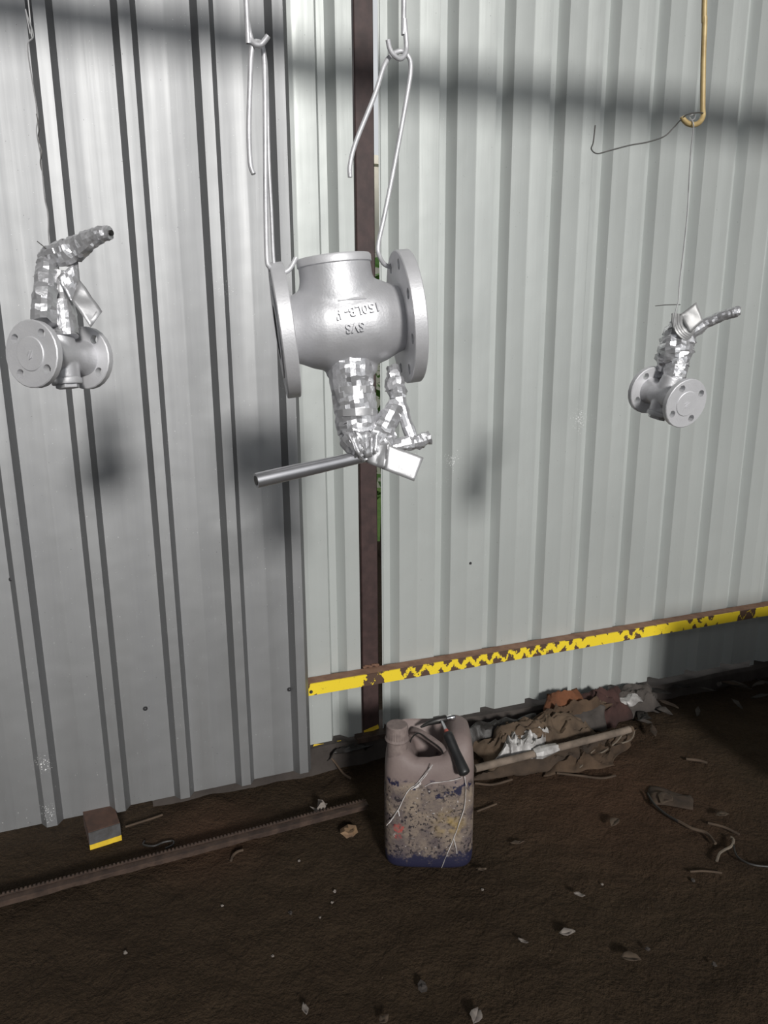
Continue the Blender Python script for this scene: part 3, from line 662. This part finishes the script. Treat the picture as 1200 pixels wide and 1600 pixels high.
# ================================================================== jerrycan
CC = V((0.128, 1.905, 0.0)); CW, CDp = .262, .19
ca_ = R_(-2); CX = V((math.cos(ca_), math.sin(ca_), 0)); CY = V((-math.sin(ca_), math.cos(ca_), 0)); CM = frame(CC, CX, CY, V((0, 0, 1)))
def canmat():
    m, nt, b = newmat('paint_spattered_plastic')
    tc = nd(nt, 'ShaderNodeTexCoord'); P = tc.outputs['Object']
    sx = nd(nt, 'ShaderNodeSeparateXYZ'); nt.links.new(P, sx.inputs[0]); z = sx.outputs[2]; x = sx.outputs[0]
    low = ramp(nt, math_(nt, 'ADD', z, math_(nt, 'MULTIPLY', math_(nt, 'SUBTRACT', ntex(nt, P, 14, 4), .5), .06)), .285, .265)
    c = mix(nt, ramp(nt, ntex(nt, P, 9, 4), .35, .65), (0.165, 0.125, 0.117), (0.21, 0.165, 0.152))
    cl = mix(nt, ramp(nt, ntex(nt, P, 16, 5, .65), .35, .62), (0.24, 0.19, 0.145), (0.095, 0.075, 0.075))
    c = mix(nt, low, c, cl)
    sp = math_(nt, 'MULTIPLY', low, ramp(nt, ntex(nt, P, 95, 4, .6), .545, .575))
    spm = ramp(nt, ntex(nt, P, 12, 3), .38, .54)
    c = mix(nt, math_(nt, 'MULTIPLY', sp, math_(nt, 'MULTIPLY', spm, .95)), c, (0.018, 0.014, 0.018))
    ws = math_(nt, 'MULTIPLY', low, ramp(nt, ntex(nt, P, 120, 3, .6), .66, .69))
    c = mix(nt, math_(nt, 'MULTIPLY', ws, .7), c, (0.48, 0.45, 0.44))
    nv = math_(nt, 'MULTIPLY', ramp(nt, z, .295, .285), ramp(nt, z, .215, .235))
    nv = math_(nt, 'MULTIPLY', nv, ramp(nt, ntex(nt, P, 26, 4, .6), .56, .60))
    bt = ramp(nt, math_(nt, 'ADD', z, math_(nt, 'MULTIPLY', math_(nt, 'SUBTRACT', ntex(nt, P, 34, 6, .7), .5), .15)), .062, .036)
    c = mix(nt, math_(nt, 'MAXIMUM', nv, bt), c, (0.012, 0.012, 0.036))
    d1 = nd(nt, 'ShaderNodeVectorMath', operation='DISTANCE'); nt.links.new(P, d1.inputs[0]); d1.inputs[1].default_value = (-.092, -.09, .135)
    d2 = nd(nt, 'ShaderNodeVectorMath', operation='DISTANCE'); nt.links.new(P, d2.inputs[0]); d2.inputs[1].default_value = (-.092, -.09, .105)
    rd = math_(nt, 'MINIMUM', d1.outputs['Value'], math_(nt, 'ADD', d2.outputs['Value'], .005))
    rd = ramp(nt, math_(nt, 'ADD', rd, math_(nt, 'MULTIPLY', math_(nt, 'SUBTRACT', ntex(nt, P, 90, 3), .5), .02)), .017, .012)
    c = mix(nt, math_(nt, 'MULTIPLY', rd, math_(nt, 'MULTIPLY', ramp(nt, ntex(nt, P, 70, 4), .35, .6), .8)), c, (0.42, 0.04, 0.035))
    d3 = nd(nt, 'ShaderNodeVectorMath', operation='DISTANCE'); nt.links.new(P, d3.inputs[0]); d3.inputs[1].default_value = (.055, -.09, .15)
    ye = math_(nt, 'MULTIPLY', ramp(nt, d3.outputs['Value'], .06, .01), ramp(nt, ntex(nt, P, 30, 4), .42, .6))
    c = mix(nt, math_(nt, 'MULTIPLY', ye, .7), c, (0.34, 0.24, 0.08))
    nt.links.new(c, b.inputs['Base Color']); b.inputs['Roughness'].default_value = .62
    bump(nt, b, ntex(nt, P, 110, 4), .2, .003)
    return m
M['can'] = canmat()
can = emp('jerrycan', CC, 'paint spattered plastic jerrycan standing on the soil below the brown post', 'jerrycan')
def sm_(a, b, x): t = max(0, min(1, (x - a) / (b - a))); return t * t * (3 - 2 * t)
def ztop(u, v):     # u across -1..1, v front..back -1..1
    z = .350
    z += .058 * sm_(.14, .56, u) * (1 - .62 * sm_(-.15, -.95, v))     # tall right shoulder
    z += .022 * sm_(-.25, -.6, u) * sm_(.9, -.1, v)                   # boss below the cap
    z += .042 * sm_(.55, .85, v) * (1 - sm_(.14, .56, u))             # ridge along the back
    z -= .10 * math.exp(-((u - .02) / .30) ** 4) * sm_(-.62, -.22, v) * sm_(.75, .5, v)  # sunken middle
    z -= .02 * sm_(-.5, -1, v)
    return z
NP = 72
def per(k, sc=1.0):
    a = 2 * math.pi * k / NP; e = 2 / 5.0
    c_, s_ = math.cos(a), math.sin(a)
    return (math.copysign(abs(c_) ** e, c_) * sc, math.copysign(abs(s_) ** e, s_) * sc)
rings = []
for f_, ins in ((0, .10), (.012, .045), (.035, .012), (.08, 0), (.2, 0), (.35, 0), (.5, 0), (.62, -.004), (.66, .006), (.70, .008), (.8, .012), (.87, .028), (.92, .055)):
    ring = []
    for k in range(NP):
        u, v = per(k); ring.append(CM @ V((u * (1 - ins) * CW / 2, v * (1 - ins) * CDp / 2, f_ * ztop(u, v) + (.0 if f_ else .001))))
    rings.append(ring)
for sc, dz in ((.90, .972), (.84, .992), (.76, 1), (.64, 1), (.5, 1), (.36, 1), (.2, 1), (.06, 1)):
    rings.append([CM @ V((per(k, sc)[0] * CW / 2, per(k, sc)[1] * CDp / 2, ztop(*per(k, sc)) * dz)) for k in range(NP)])
mk('body', loft(rings), M['can'], can, smooth=60, origin=CC)
cpx = CM @ V((-.093, -.045, 0))
mk('neck', lathe([(.030, .335), (.029, .405)], 28, Matrix.Translation(cpx)), M['cap'], can)
cp = []
for z_, sc in ((.392, 1), (.396, 1.05), (.400, 1), (.402, .97), (.434, .95), (.438, .92), (.440, .85)):
    ring = []
    for k in range(56):
        a = 2 * math.pi * k / 56; r = .0335 * sc * (1 - (.035 if (k % 2 and .401 < z_ < .436) else 0)); ring.append(cpx + V((r * math.cos(a), r * math.sin(a), z_)))
    cp.append(ring)
mk('screw_cap', loft(cp), M['cap'], can, smooth=25)
def cl(x, y, z): return CM @ V((x, y, z))
mk('handle', tube(spline([cl(-.052, .055, .335), cl(-.048, .045, .365), cl(-.03, .02, .377), cl(.012, -.02, .372), cl(.045, -.05, .358), cl(.062, -.066, .33)], 6), [.011] * 31, 10, True, 0, 0, .75), M['cap'], can)
mk('wire_bail', tube(spline([cl(-.058, .0, .345), cl(-.05, .002, .37), cl(-.03, .0, .386), cl(0, -.03, .382), cl(.03, -.055, .372), cl(.04, -.06, .355)], 6), .0022, 6), M['darksteel'], can)
# runs of white paint on the front
def front(px, py):
    r = ray(px, py); k = ((CC - CY * (CDp / 2 + .0012)) - CAM).dot(CY) / r.dot(CY); return CAM + r * k
for k, (pts, r) in enumerate((
    ([(676, 1195), (662, 1212), (650, 1226), (640, 1233), (632, 1245), (624, 1262), (614, 1278), (604, 1290)], .0016),
    ([(674, 1200), (660, 1218), (652, 1228), (642, 1234)], .0014),
    ([(648, 1231), (655, 1226), (657, 1222)], .0042),
    ([(622, 1266), (624, 1275)], .0018),
    ([(722, 1215), (708, 1219), (690, 1222), (674, 1224), (664, 1229)], .0012),
    ([(726, 1213), (728, 1230), (726, 1260), (718, 1285), (708, 1312), (698, 1336), (690, 1356)], .0013),
    ([(709, 1310), (712, 1322), (714, 1334)], .0012))):
    mk('paint_run', tube(spline([front(*p) for p in pts], 5), r * .8, 6, True, .55, k), M['white_paint'], can, label='dried run of white paint')
# hammer lying across the can
hm = emp('hammer', cl(.045, -.02, .36), 'small hammer with black rubber grip lying across the jerrycan top', 'hammer')
hA = cl(.036, .034, .412); hG0 = cl(.050, -.040, .413); hG1 = cl(.098, -.122, .330)
mk('shaft', tube([hA, hG0], [.0048, .0055], 10), M['tube'], hm)
mk('collar', tube([hG0 + (hA - hG0) * .14, hG0 - (hA - hG0) * .05], [.0066, .0070], 12), M['red'], hm, label='faded red collar')
hd = (hG1 - hG0).normalized()
mk('grip', tube(spline([hG0, hG0.lerp(hG1, .12), hG0.lerp(hG1, .4), hG0.lerp(hG1, .7), hG0.lerp(hG1, .92), hG1], 4), [q_ * 1.2 for q_ in (.009, .0105, .0118, .0122, .0122, .0120, .012, .0118, .0116, .0116, .012, .0126, .013, .0134, .0138, .014, .0140, .0135, .0125, .010, .006)], 16), M['blackgrip'], hm, label='black rubber grip')
hx = (CX * .96 + CY * .18 + V((0, 0, .12))).normalized()
mk('head', tube([hA - hx * .062 - V((0, 0, .012)), hA - hx * .04 - V((0, 0, .004)), hA - hx * .016, hA + hx * .014, hA + hx * .018], [.003, .007, .011, .0115, .009], 10), M['darksteel'], hm)
mk('striking_face', tube([hA + hx * .012, hA + hx * .022, hA + hx * .026, hA + hx * .040, hA + hx * .043], [.0075, .0075, .0088, .0092, .0075], 16), M['chrome'], hm, label='polished round striking face')

# ================================================================== things on the floor
# angle bar
b0, b1 = gnd(-60, 1432), gnd(572, 1264); bd_ = (b1 - b0).normalized(); bn = V((bd_.y, -bd_.x, 0))
lb = emp('floor_bar', b0.lerp(b1, .5), 'long rusty notched steel bar lying on the soil', 'bar')
mk('upright_leg', box(b0.lerp(b1, .5) + V((0, 0, .017)), (b1 - b0).length, .006, .036, bd_, bn, V((0, 0, 1))), M['darkrust'], lb)
mk('flat_leg', box(b0.lerp(b1, .5) + bn * .012 + V((0, 0, .030)), (b1 - b0).length, .026, .005, bd_, bn, V((0, 0, 1))), M['darkrust'], lb)
tv = []
nT = int((b1 - b0).length / .011)
for k in range(nT):
    tv.append(box(b0 + bd_ * (.006 + .011 * k) + V((0, 0, .036)) - bn * .001, .006, .006, .006, bd_, bn, V((0, 0, 1))))
mk('teeth', join(*tv), M['darkrust'], lb, kind='stuff', smooth=0)
# block below the left sheets
bk = gnd(166, 1321); kb = emp('support_block', bk, 'small painted block propping the bottom of the galvanised sheets', 'block')
BT = (T * .985 - N * .17).normalized(); BN = V((BT.y, -BT.x, 0))
M['block_rust'] = mat('dull_rusty_block', (0.095, 0.05, 0.034), (0.06, 0.034, 0.025), 30, 0, .85, .3)
M['blockm'] = mat('rusty_grey_block', (0.085, 0.085, 0.088), (0.05, 0.045, 0.042), 30, 0.1, .7, .3)
def bkb(w0, w1, z0, z1, x=.092): return box(bk - BN * ((w0 + w1) / 2) + V((0, 0, (z0 + z1) / 2)), x, abs(w1 - w0), z1 - z0, BT, BN, V((0, 0, 1)))
mk('body', bkb(.003, .13, 0, .062, .091), M['block_rust'], kb, smooth=0)
mk('face_plate', bkb(0, .004, .016, .060, .092), M['blockm'], kb, smooth=0, label='dark grey front face')
mk('yellow_edge', bkb(-.0012, .004, .001, .019, .0925), M['yellow'], kb, smooth=0, label='yellow painted lower edge')

def lump(p, r, seed, flat=.6, n=10, m_=7, jag=.35):
    rings = []; so = V((seed * 5.1, seed * 2.7, 0))
    for i in range(m_ + 1):
        th = math.pi * (i + .02) / (m_ + .04); ring = []
        for k in range(n):
            a = 2 * math.pi * k / n; q = V((math.sin(th) * math.cos(a), math.sin(th) * math.sin(a), math.cos(th)))
            rr = r * (1 + jag * noise.noise(q * 1.7 + so) * 1.6); ring.append(V(p) + V((q.x * rr, q.y * rr, (q.z * flat + flat * .8) * rr)))
        rings.append(ring)
    return loft(rings)
M['stone'] = mat('tan_stone', (0.24, 0.15, 0.08), (0.15, 0.095, 0.06), 20, 0, .8, .3)
M['paper'] = mat('dirty_white_paper', (0.24, 0.21, 0.185), (0.13, 0.11, 0.10), 25, 0, .8, .2)
M['leaf'] = mat('dry_leaf', (0.085, 0.06, 0.04), (0.055, 0.036, 0.024), 25, 0, .8, .2)
mk('stone_chip', lump(gnd(546, 1303), .026, 4, .35, 7, 5, .5), M['stone'], smooth=15, label='tan stone chip lying left of the jerrycan', cat='stone')
mk('crumpled_paper', lump(gnd(500, 1270), .022, 6, .7, 10, 7, .9), M['paper'], smooth=15, label='crumpled white paper ball at the end of the steel bar', cat='paper')

# rag pile -----------------------------------------------------------
def cmat(name, a, b=None, rough=.9, sc=14, bmp=.4): return mat(name, a, b or tuple(x * .38 for x in a), sc, 0, rough, bmp, 70, .3, .7)
M['brown_cloth'] = cmat('brown_cloth', (0.085, 0.052, 0.030)); M['tan_cloth'] = cmat('tan_cloth', (0.115, 0.078, 0.050))
M['orange_cloth'] = cmat('rust_orange_cloth', (0.17, 0.062, 0.025)); M['grey_cloth'] = cmat('grey_cloth', (0.075, 0.064, 0.057))
M['maroon_cloth'] = cmat('maroon_cloth', (0.055, 0.024, 0.020)); M['black_cloth'] = cmat('black_plastic', (0.022, 0.019, 0.017), None, .55)
M['white_film'] = cmat('grey_white_plastic_film', (0.46, 0.45, 0.44), (0.20, 0.19, 0.185), .45, 30, .3)
M['soilcloth'] = cmat('soil_coloured_cloth', (0.060, 0.039, 0.025))
def rag(name, p0, p1, p2, amp, seed, matn, label, cat='rag', lift=0.0, nx=44, ny=28, sc=13.0, hump=0.04, thick=.003, group=None):
    """cloth dropped on the ground: corner p0, long edge to p1, short edge to p2 (world points)"""
    p0, p1, p2 = V(p0), V(p1), V(p2); U, W = p1 - p0, p2 - p0; so = V((seed * 3.7, seed * 8.1, seed * 1.3)); vs, fs = [], []
    for j in range(ny + 1):
        for i in range(nx + 1):
            a, b = i / nx, j / ny
            p = p0 + U * a + W * b; q = p * sc + so
            p = p + (U.normalized() * noise.noise(q * 1.1) + W.normalized() * noise.noise(q * 1.1 + V((5, 5, 5)))) * .028
            rid = (1 - abs(noise.noise(q)) * 2.2); fine = noise.noise(q * 2.7) ; ridge2 = 1 - abs(noise.noise(q * 2.1 + V((3, 1, 2)))) * 2
            e = min(1, 5 * min(a, 1 - a, b, 1 - b) + .15)
            ridge3 = 1 - abs(noise.noise(q * 4.3 + V((7, 1, 2)))) * 2
            h = hump * math.sin(math.pi * a) ** .7 * math.sin(math.pi * b) ** .7 + amp * e * (.7 * max(0, rid) + .25 * fine + .5 * max(0, ridge2) + .22 * ridge3)
            base = p.z
            p.z = max(base + h + lift, hfloor(p.x, p.y) + .003 + lift)
            vs.append(p)
    for j in range(ny):
        for i in range(nx):
            k = j * (nx + 1) + i; fs.append((k, k + 1, k + nx + 2, k + nx + 1))
    return solid(mk(name, (vs, fs), M[matn], None, 35, label, cat, group), thick)
g = gnd
rag('rag', g(735, 1224), g(905, 1200), wp(1.33, .13, .02), .026, 1, 'soilcloth', 'wide soil brown rag at the front of the pile beside the jerrycan', hump=.03)
rag('rag', g(850, 1212), g(960, 1200), g(900, 1150), .024, 2, 'brown_cloth', 'dull brown rag lying under the right end of the pole', hump=.02)
rag('rag', wp(1.12, .07, .05), wp(1.62, .06, .05), wp(1.13, .20, .01), .045, 3, 'tan_cloth', 'tan rag heaped against the footing behind the jerrycan', hump=.05)
rag('rag', g(800, 1160, .03), g(915, 1140, .03), wp(1.45, .05, .09), .03, 4, 'brown_cloth', 'brown folded cloth in the middle of the rag pile', hump=.035, lift=.01)
rag('rag', wp(1.46, .09, .03), wp(1.62, .10, .03), wp(1.47, .0, .150), .024, 5, 'orange_cloth', 'rust orange rag leaning on the bottom of the grey sheet', hump=.02, nx=16, ny=14, sc=14)
rag('rag', wp(1.60, .12, .03), wp(1.83, .10, .025), wp(1.61, .01, .11), .035, 6, 'maroon_cloth', 'dark maroon rag to the right of the orange one', hump=.02, sc=12)
rag('rag', wp(1.04, .03, .09), wp(1.42, .02, .10), wp(1.05, .09, .05), .02, 7, 'black_cloth', 'black plastic strip along the footing behind the jerrycan', cat='plastic', hump=.015, ny=8)
rag('rag', wp(1.72, .09, .02), wp(2.02, .06, .02), wp(1.75, -.02, .06), .035, 8, 'grey_cloth', 'grey dusty rag at the right end of the pile', hump=.02, sc=13)
rag('plastic_film', g(776, 1188, .055), g(846, 1180, .055), g(792, 1152, .075), .032, 9, 'white_film', 'crumpled whitish plastic film in the rag pile', cat='plastic', hump=.02, nx=40, ny=30, sc=24, thick=.0012, lift=.0)
rag('plastic_film', wp(1.80, .07, .075), wp(1.90, .06, .07), wp(1.81, .01, .085), .012, 10, 'white_film', 'small white plastic scrap on top of the rags at right', cat='plastic', hump=.01, nx=12, ny=8, sc=24, thick=.0012, lift=.0)
rag('cardboard_scrap', wp(1.50, .13, .055), wp(1.66, .16, .045), wp(1.54, .05, .115), .006, 11, 'grey_cloth', 'flat grey board scrap resting on the rag pile', cat='scrap', hump=.004, nx=10, ny=8)
rag('cardboard_scrap', wp(1.68, .10, .05), wp(1.78, .08, .05), wp(1.70, .03, .12), .006, 12, 'tan_cloth', 'small tan board scrap behind the pole', cat='scrap', hump=.004, nx=8, ny=8)
rag('soil_cloth', g(1010, 1258), g(1075, 1268), g(1018, 1232), .010, 13, 'soilcloth', 'flat soil stained cloth scrap trodden into the floor', hump=.006, nx=14, ny=10, thick=.003)
# pole on the pile
pA, pB = g(742, 1201, .075), g(984, 1140, .085)
po = emp('wrapped_pole', pA.lerp(pB, .5), 'dirty pole wrapped in tape lying across the rag pile', 'pole')
mk('shaft', tube([pA.lerp(pB, i / 12) for i in range(13)], .013, 12, True, .05, 3), cmat('dirty_wrapped_pole', (0.21, 0.165, 0.13)), po)
mk('film_wrap', tube([pA.lerp(pB, .36), pA.lerp(pB, .40), pA.lerp(pB, .46), pA.lerp(pB, .51)], [.017, .022, .020, .015], 10, True, .22, 5), M['white_film'], po, smooth=18)
mk('end_cap', tube([pB, pB + (pB - pA).normalized() * .012], [.0145, .012], 12), M['tan_cloth'], po)
M['string'] = cmat('pale_string', (0.19, 0.155, 0.12)); M['twig'] = cmat('dry_strip', (0.095, 0.064, 0.042))
def strand(name, px, r, label, matn='string', cat='string', z=.01, group=None):
    pts = []
    for p in px:
        zz = p[2] if len(p) > 2 else z; pts.append(g(p[0], p[1], zz))
    pts = [V((q.x, q.y, max(q.z, hfloor(q.x, q.y) + r))) for q in pts]
    return mk(name, tube(spline(pts, 6), r, 6), M[matn], None, label=label, cat=cat, group=group)
strand('string_loop', [(985, 1140, .075), (991, 1143, .06), (986, 1155, .03), (972, 1161, .02), (950, 1164, .02), (930, 1172, .03), (922, 1180, .02), (940, 1176, .03), (962, 1160, .04), (975, 1144, .06)], .003, 'pale string looped below the end of the pole')
strand('string_loop', [(905, 1200, .012), (918, 1188, .012), (924, 1178, .02), (930, 1165, .03), (945, 1158, .03)], .0028, 'short pale string in front of the pole')
strand('twig', [(870, 1208), (905, 1212), (940, 1216), (962, 1212)], .004, 'thin dry strip along the front of the rag pile', 'twig', 'twig')
strand('twig', [(742, 1224), (770, 1226), (800, 1218)], .004, 'dry strip on the soil right of the jerrycan', 'twig', 'twig')
strand('twig', [(1012, 1240), (1022, 1256), (1040, 1272), (1060, 1284)], .004, 'dark edge strip beside the trodden cloth scrap', 'black_cloth', 'twig')
strand('twig', [(1058, 1282), (1080, 1294), (1104, 1302), (1118, 1318)], .005, 'curved dry strip beyond the trodden cloth scrap', 'twig', 'twig')
strand('twig', [(1120, 1345), (1124, 1334), (1132, 1328), (1143, 1322), (1146, 1312), (1142, 1308)], .004, 'hooked pale strip on the dark floor at right', 'string', 'twig')
strand('twig', [(1106, 1286), (1130, 1292), (1155, 1304)], .004, 'dry strip near the right edge of the floor', 'twig', 'twig')
strand('twig', [(1072, 1186), (1090, 1188), (1105, 1192)], .005, 'pale stick on the reddish soil', 'twig', 'twig')
strand('wire_scrap', [(1145, 1318), (1152, 1338), (1172, 1350), (1200, 1354), (1220, 1352)], .003, 'dark wire scrap at the right edge of the floor', 'black_cloth', 'wire')
strand('wire_scrap', [(226, 1314), (224, 1320), (240, 1322), (256, 1316), (270, 1314), (270, 1320), (258, 1326)], .003, 's shaped dark wire on the soil behind the steel bar', 'black_cloth', 'wire')
strand('wire_scrap', [(196, 1292), (215, 1286), (240, 1278), (254, 1273)], .0035, 'dark straight wire beside the support block', 'twig', 'wire')
strand('twig', [(361, 1345), (364, 1337), (371, 1331), (380, 1328)], .004, 'curled dry leaf strip in front of the steel bar', 'twig', 'twig')
strand('twig', [(1078, 1362), (1100, 1361), (1128, 1364)], .003, 'faint straight strip on the lower right floor', 'twig', 'twig')
strand('twig', [(776, 1256), (745, 1268)], .003, 'short twig right of the jerrycan base', 'twig', 'twig')
# dark trash behind the can and along the footing
rag('rag', g(495, 1200), g(560, 1185), wp(.62, .0, .08), .025, 15, 'black_cloth', 'black scrap heaped on the footing left of the brown post', cat='scrap', hump=.02, nx=14, ny=10, sc=16)
strand('twig', [(512, 1178, .06), (524, 1192, .03), (536, 1208, .01), (548, 1216, .01)], .004, 'dry stem leaning left of the brown post', 'twig', 'twig')
rnd = random.Random(5)
words = ['broad', 'narrow', 'curled', 'ragged', 'small', 'pointed', 'folded', 'long', 'torn', 'bent']
def leaf(p, L, W_, ang, seed, matn, label, cat='leaf', group=None):
    r_ = random.Random(seed); ux = V((math.cos(ang), math.sin(ang), 0)); uy = V((-ux.y, ux.x, 0)); vs = []; p = V(p)
    p.z = max(p.z, hfloor(p.x, p.y)) + .003
    prof = (.05, .6, 1, .85, .5, .06)
    for i, w in enumerate(prof):
        a = i / 5 - .5
        for sd in (-1, 0, 1):
            vs.append(p + ux * (a * L) + uy * (sd * w * W_ / 2) + V((0, 0, .006 + .012 * abs(sd) * w * r_.uniform(.4, 1) * (W_ / .03) + .01 * abs(a) * r_.uniform(0, 1.5))))
    fs = []
    for i in range(5):
        for j in range(2): k = i * 3 + j; fs.append((k, k + 1, k + 4, k + 3))
    return solid(mk('dry_leaf' if cat == 'leaf' else 'scrap', (vs, fs), M[matn], None, 50, label, cat, group), .0012)
for k in range(26):
    s = rnd.uniform(1.85, 2.75); w = abs(rnd.gauss(.06, .09)) + .0
    leaf(wp(s, w, .015 + .04 * max(0, .12 - w) / .12), rnd.uniform(.05, .11), rnd.uniform(.02, .045), rnd.uniform(0, 6.3), k, ('grey_cloth', 'black_cloth', 'soilcloth')[k % 3],
         'dusty dry leaf in the litter along the footing at right', 'leaf', 'leaf litter along the footing')
for k, (x, y, L, W_, a, mt, lab) in enumerate((
    (886, 1463, .045, .022, .2, 'paper', 'pale curled paper scrap on the lower floor'),
    (905, 1404, .03, .016, -.4, 'paper', 'small greenish white scrap on the floor'),
    (817, 1477, .028, .010, -.6, 'paper', 'thin whitish sliver on the lower floor'),
    (477, 1583, .032, .016, 1.9, 'paper', 'pale flake at the bottom edge of the floor'),
    (744, 1594, .04, .03, 1.2, 'paper', 'pale stone flake at the very bottom of the floor'),
    (808, 1322, .045, .014, .1, 'leaf', 'pale dry leaf right of the jerrycan'),
    (752, 1364, .03, .01, .1, 'leaf', 'small dry leaf by the jerrycan base'),
    (985, 1503, .05, .03, -.2, 'leaf', 'dull flat leaf on the lower right floor'),
    (1040, 1253, .07, .05, .8, 'leaf', 'brown leaf lying on the trodden cloth scrap'),
    (1128, 1278, .05, .025, .2, 'leaf', 'grey dry leaf on the dark floor at right'),
    (960, 1290, .05, .03, .8, 'leaf', 'faint crushed leaf in the middle of the floor'),
    (600, 1600, .03, .02, .8, 'leaf', 'dark leaf at the bottom of the floor'))):
    leaf(g(x, y), L, W_, a, 40 + k, mt, lab, 'leaf' if mt == 'leaf' else 'scrap')
for k, (x, y, r_) in enumerate(((347, 1416, .004), (467, 1346, .004), (500, 1435, .004), (523, 1394, .005), (519, 1411, .004), (754, 1391, .004), (941, 1383, .004), (1012, 1484, .006), (1116, 1508, .006), (426, 1495, .004), (454, 1429, .007), (1083, 1377, .006), (660, 1545, .012), (930, 1176, .006), (196, 1490, .005))):
    mk('pebble', lump(g(x, y), r_, 60 + k, .6, 7, 5, .4), M['paper' if r_ < .0055 else 'kerb'], None, 25,
       'tiny pale pebble lying on the dark soil' if r_ < .0055 else 'dull grey pebble lying on the dark soil', 'pebble', 'pale pebbles on the soil' if r_ < .0055 else 'grey pebbles on the soil')

# crate out of frame on the right that keeps the corner dark
M['crate'] = mat('dark_timber', (0.06, 0.042, 0.03), (0.035, 0.025, 0.018), 10, 0, .85, .2)
CS0, CW0 = 2.02, 1.0
crx = emp('timber_crate', wp(CS0 + .5, CW0 + .3, 0), 'dark timber crate standing at the right beyond the rag pile', 'crate')
for i in range(6):
    for w_ in (CW0, CW0 + .6):
        mk('plank', box(wp(CS0 + .5, w_, .08 + .125 * i), 1.0, .02, .115, T, N, V((0, 0, 1))), M['crate'], crx, smooth=0)
    for s_ in (CS0 + .01, CS0 + .99):
        mk('plank', box(wp(s_, CW0 + .3, .08 + .125 * i), .02, .58, .115, T, N, V((0, 0, 1))), M['crate'], crx, smooth=0)
for i in range(5): mk('lid_board', box(wp(CS0 + .5, CW0 + .06 + .12 * i, .785), 1.0, .112, .02, T, N, V((0, 0, 1))), M['crate'], crx, smooth=0)

# ================================================================== outside, seen through the slit beside the post
M['grass'] = mat('rough_grass', (0.10, 0.20, 0.04), (0.16, 0.26, 0.06), 5, 0, .9)
og = [wp(-5, -.35, -.05), wp(7, -.35, -.05), wp(7, -14, -.05), wp(-5, -14, -.05)]
mk('ground_outside', (og, [(0, 1, 2, 3)]), M['grass'], kind='structure', smooth=0)
M['render'] = mat('pale_rendered_wall', (0.72, 0.68, 0.58), (0.62, 0.58, 0.5), 5, 0, .9)
mk('garden_wall', join(box(wp(1.5, -5.2, 1.6), 9, .15, 3.3, T, N, V((0, 0, 1))), box(wp(1.5, -5.2, 3.28), 9.1, .24, .08, T, N, V((0, 0, 1)))), M['render'], label='pale rendered wall outside, seen through the slit by the post', cat='wall', smooth=0)
M['leaves'] = mat('fresh_green_leaves', (0.16, 0.34, 0.06), (0.10, 0.24, 0.04), 5, 0, .6)
sc_ = CAM + (wp(.817, -.06, 1.6) - CAM) * 2.1; sc_.z = -.05
sh = emp('shrub', sc_, 'green shrub outside, glimpsed through the slit by the post', 'shrub')
lv, lf = [], []; rnd = random.Random(9)
for k in range(900):
    a = rnd.uniform(0, 6.28); zz = rnd.uniform(.2, 1); r_ = .55 * math.sqrt(rnd.random()) * (1 - .5 * abs(zz - .55)); p = sc_ + V((math.cos(a) * r_, math.sin(a) * r_, zz * 2.15))
    u = V((rnd.gauss(0, 1), rnd.gauss(0, 1), rnd.gauss(0, .6))).normalized(); w = u.cross(V((rnd.gauss(0, 1), rnd.gauss(0, 1), rnd.gauss(0, 1)))).normalized(); i = len(lv)
    lv += [p - u * .05, p + w * .022, p + u * .05, p - w * .022]; lf.append((i, i + 1, i + 2, i + 3))
fo = mk('foliage', (lv, lf), M['leaves'], sh, smooth=0, kind='stuff')
for k in range(5):
    a = k * 1.26; mk('stem', tube([sc_ + V((.05 * math.cos(a), .05 * math.sin(a), 0)), sc_ + V((.15 * math.cos(a), .15 * math.sin(a), .9)), sc_ + V((.28 * math.cos(a), .28 * math.sin(a), 1.8))], [.018, .013, .006], 7), M['crate'], sh)
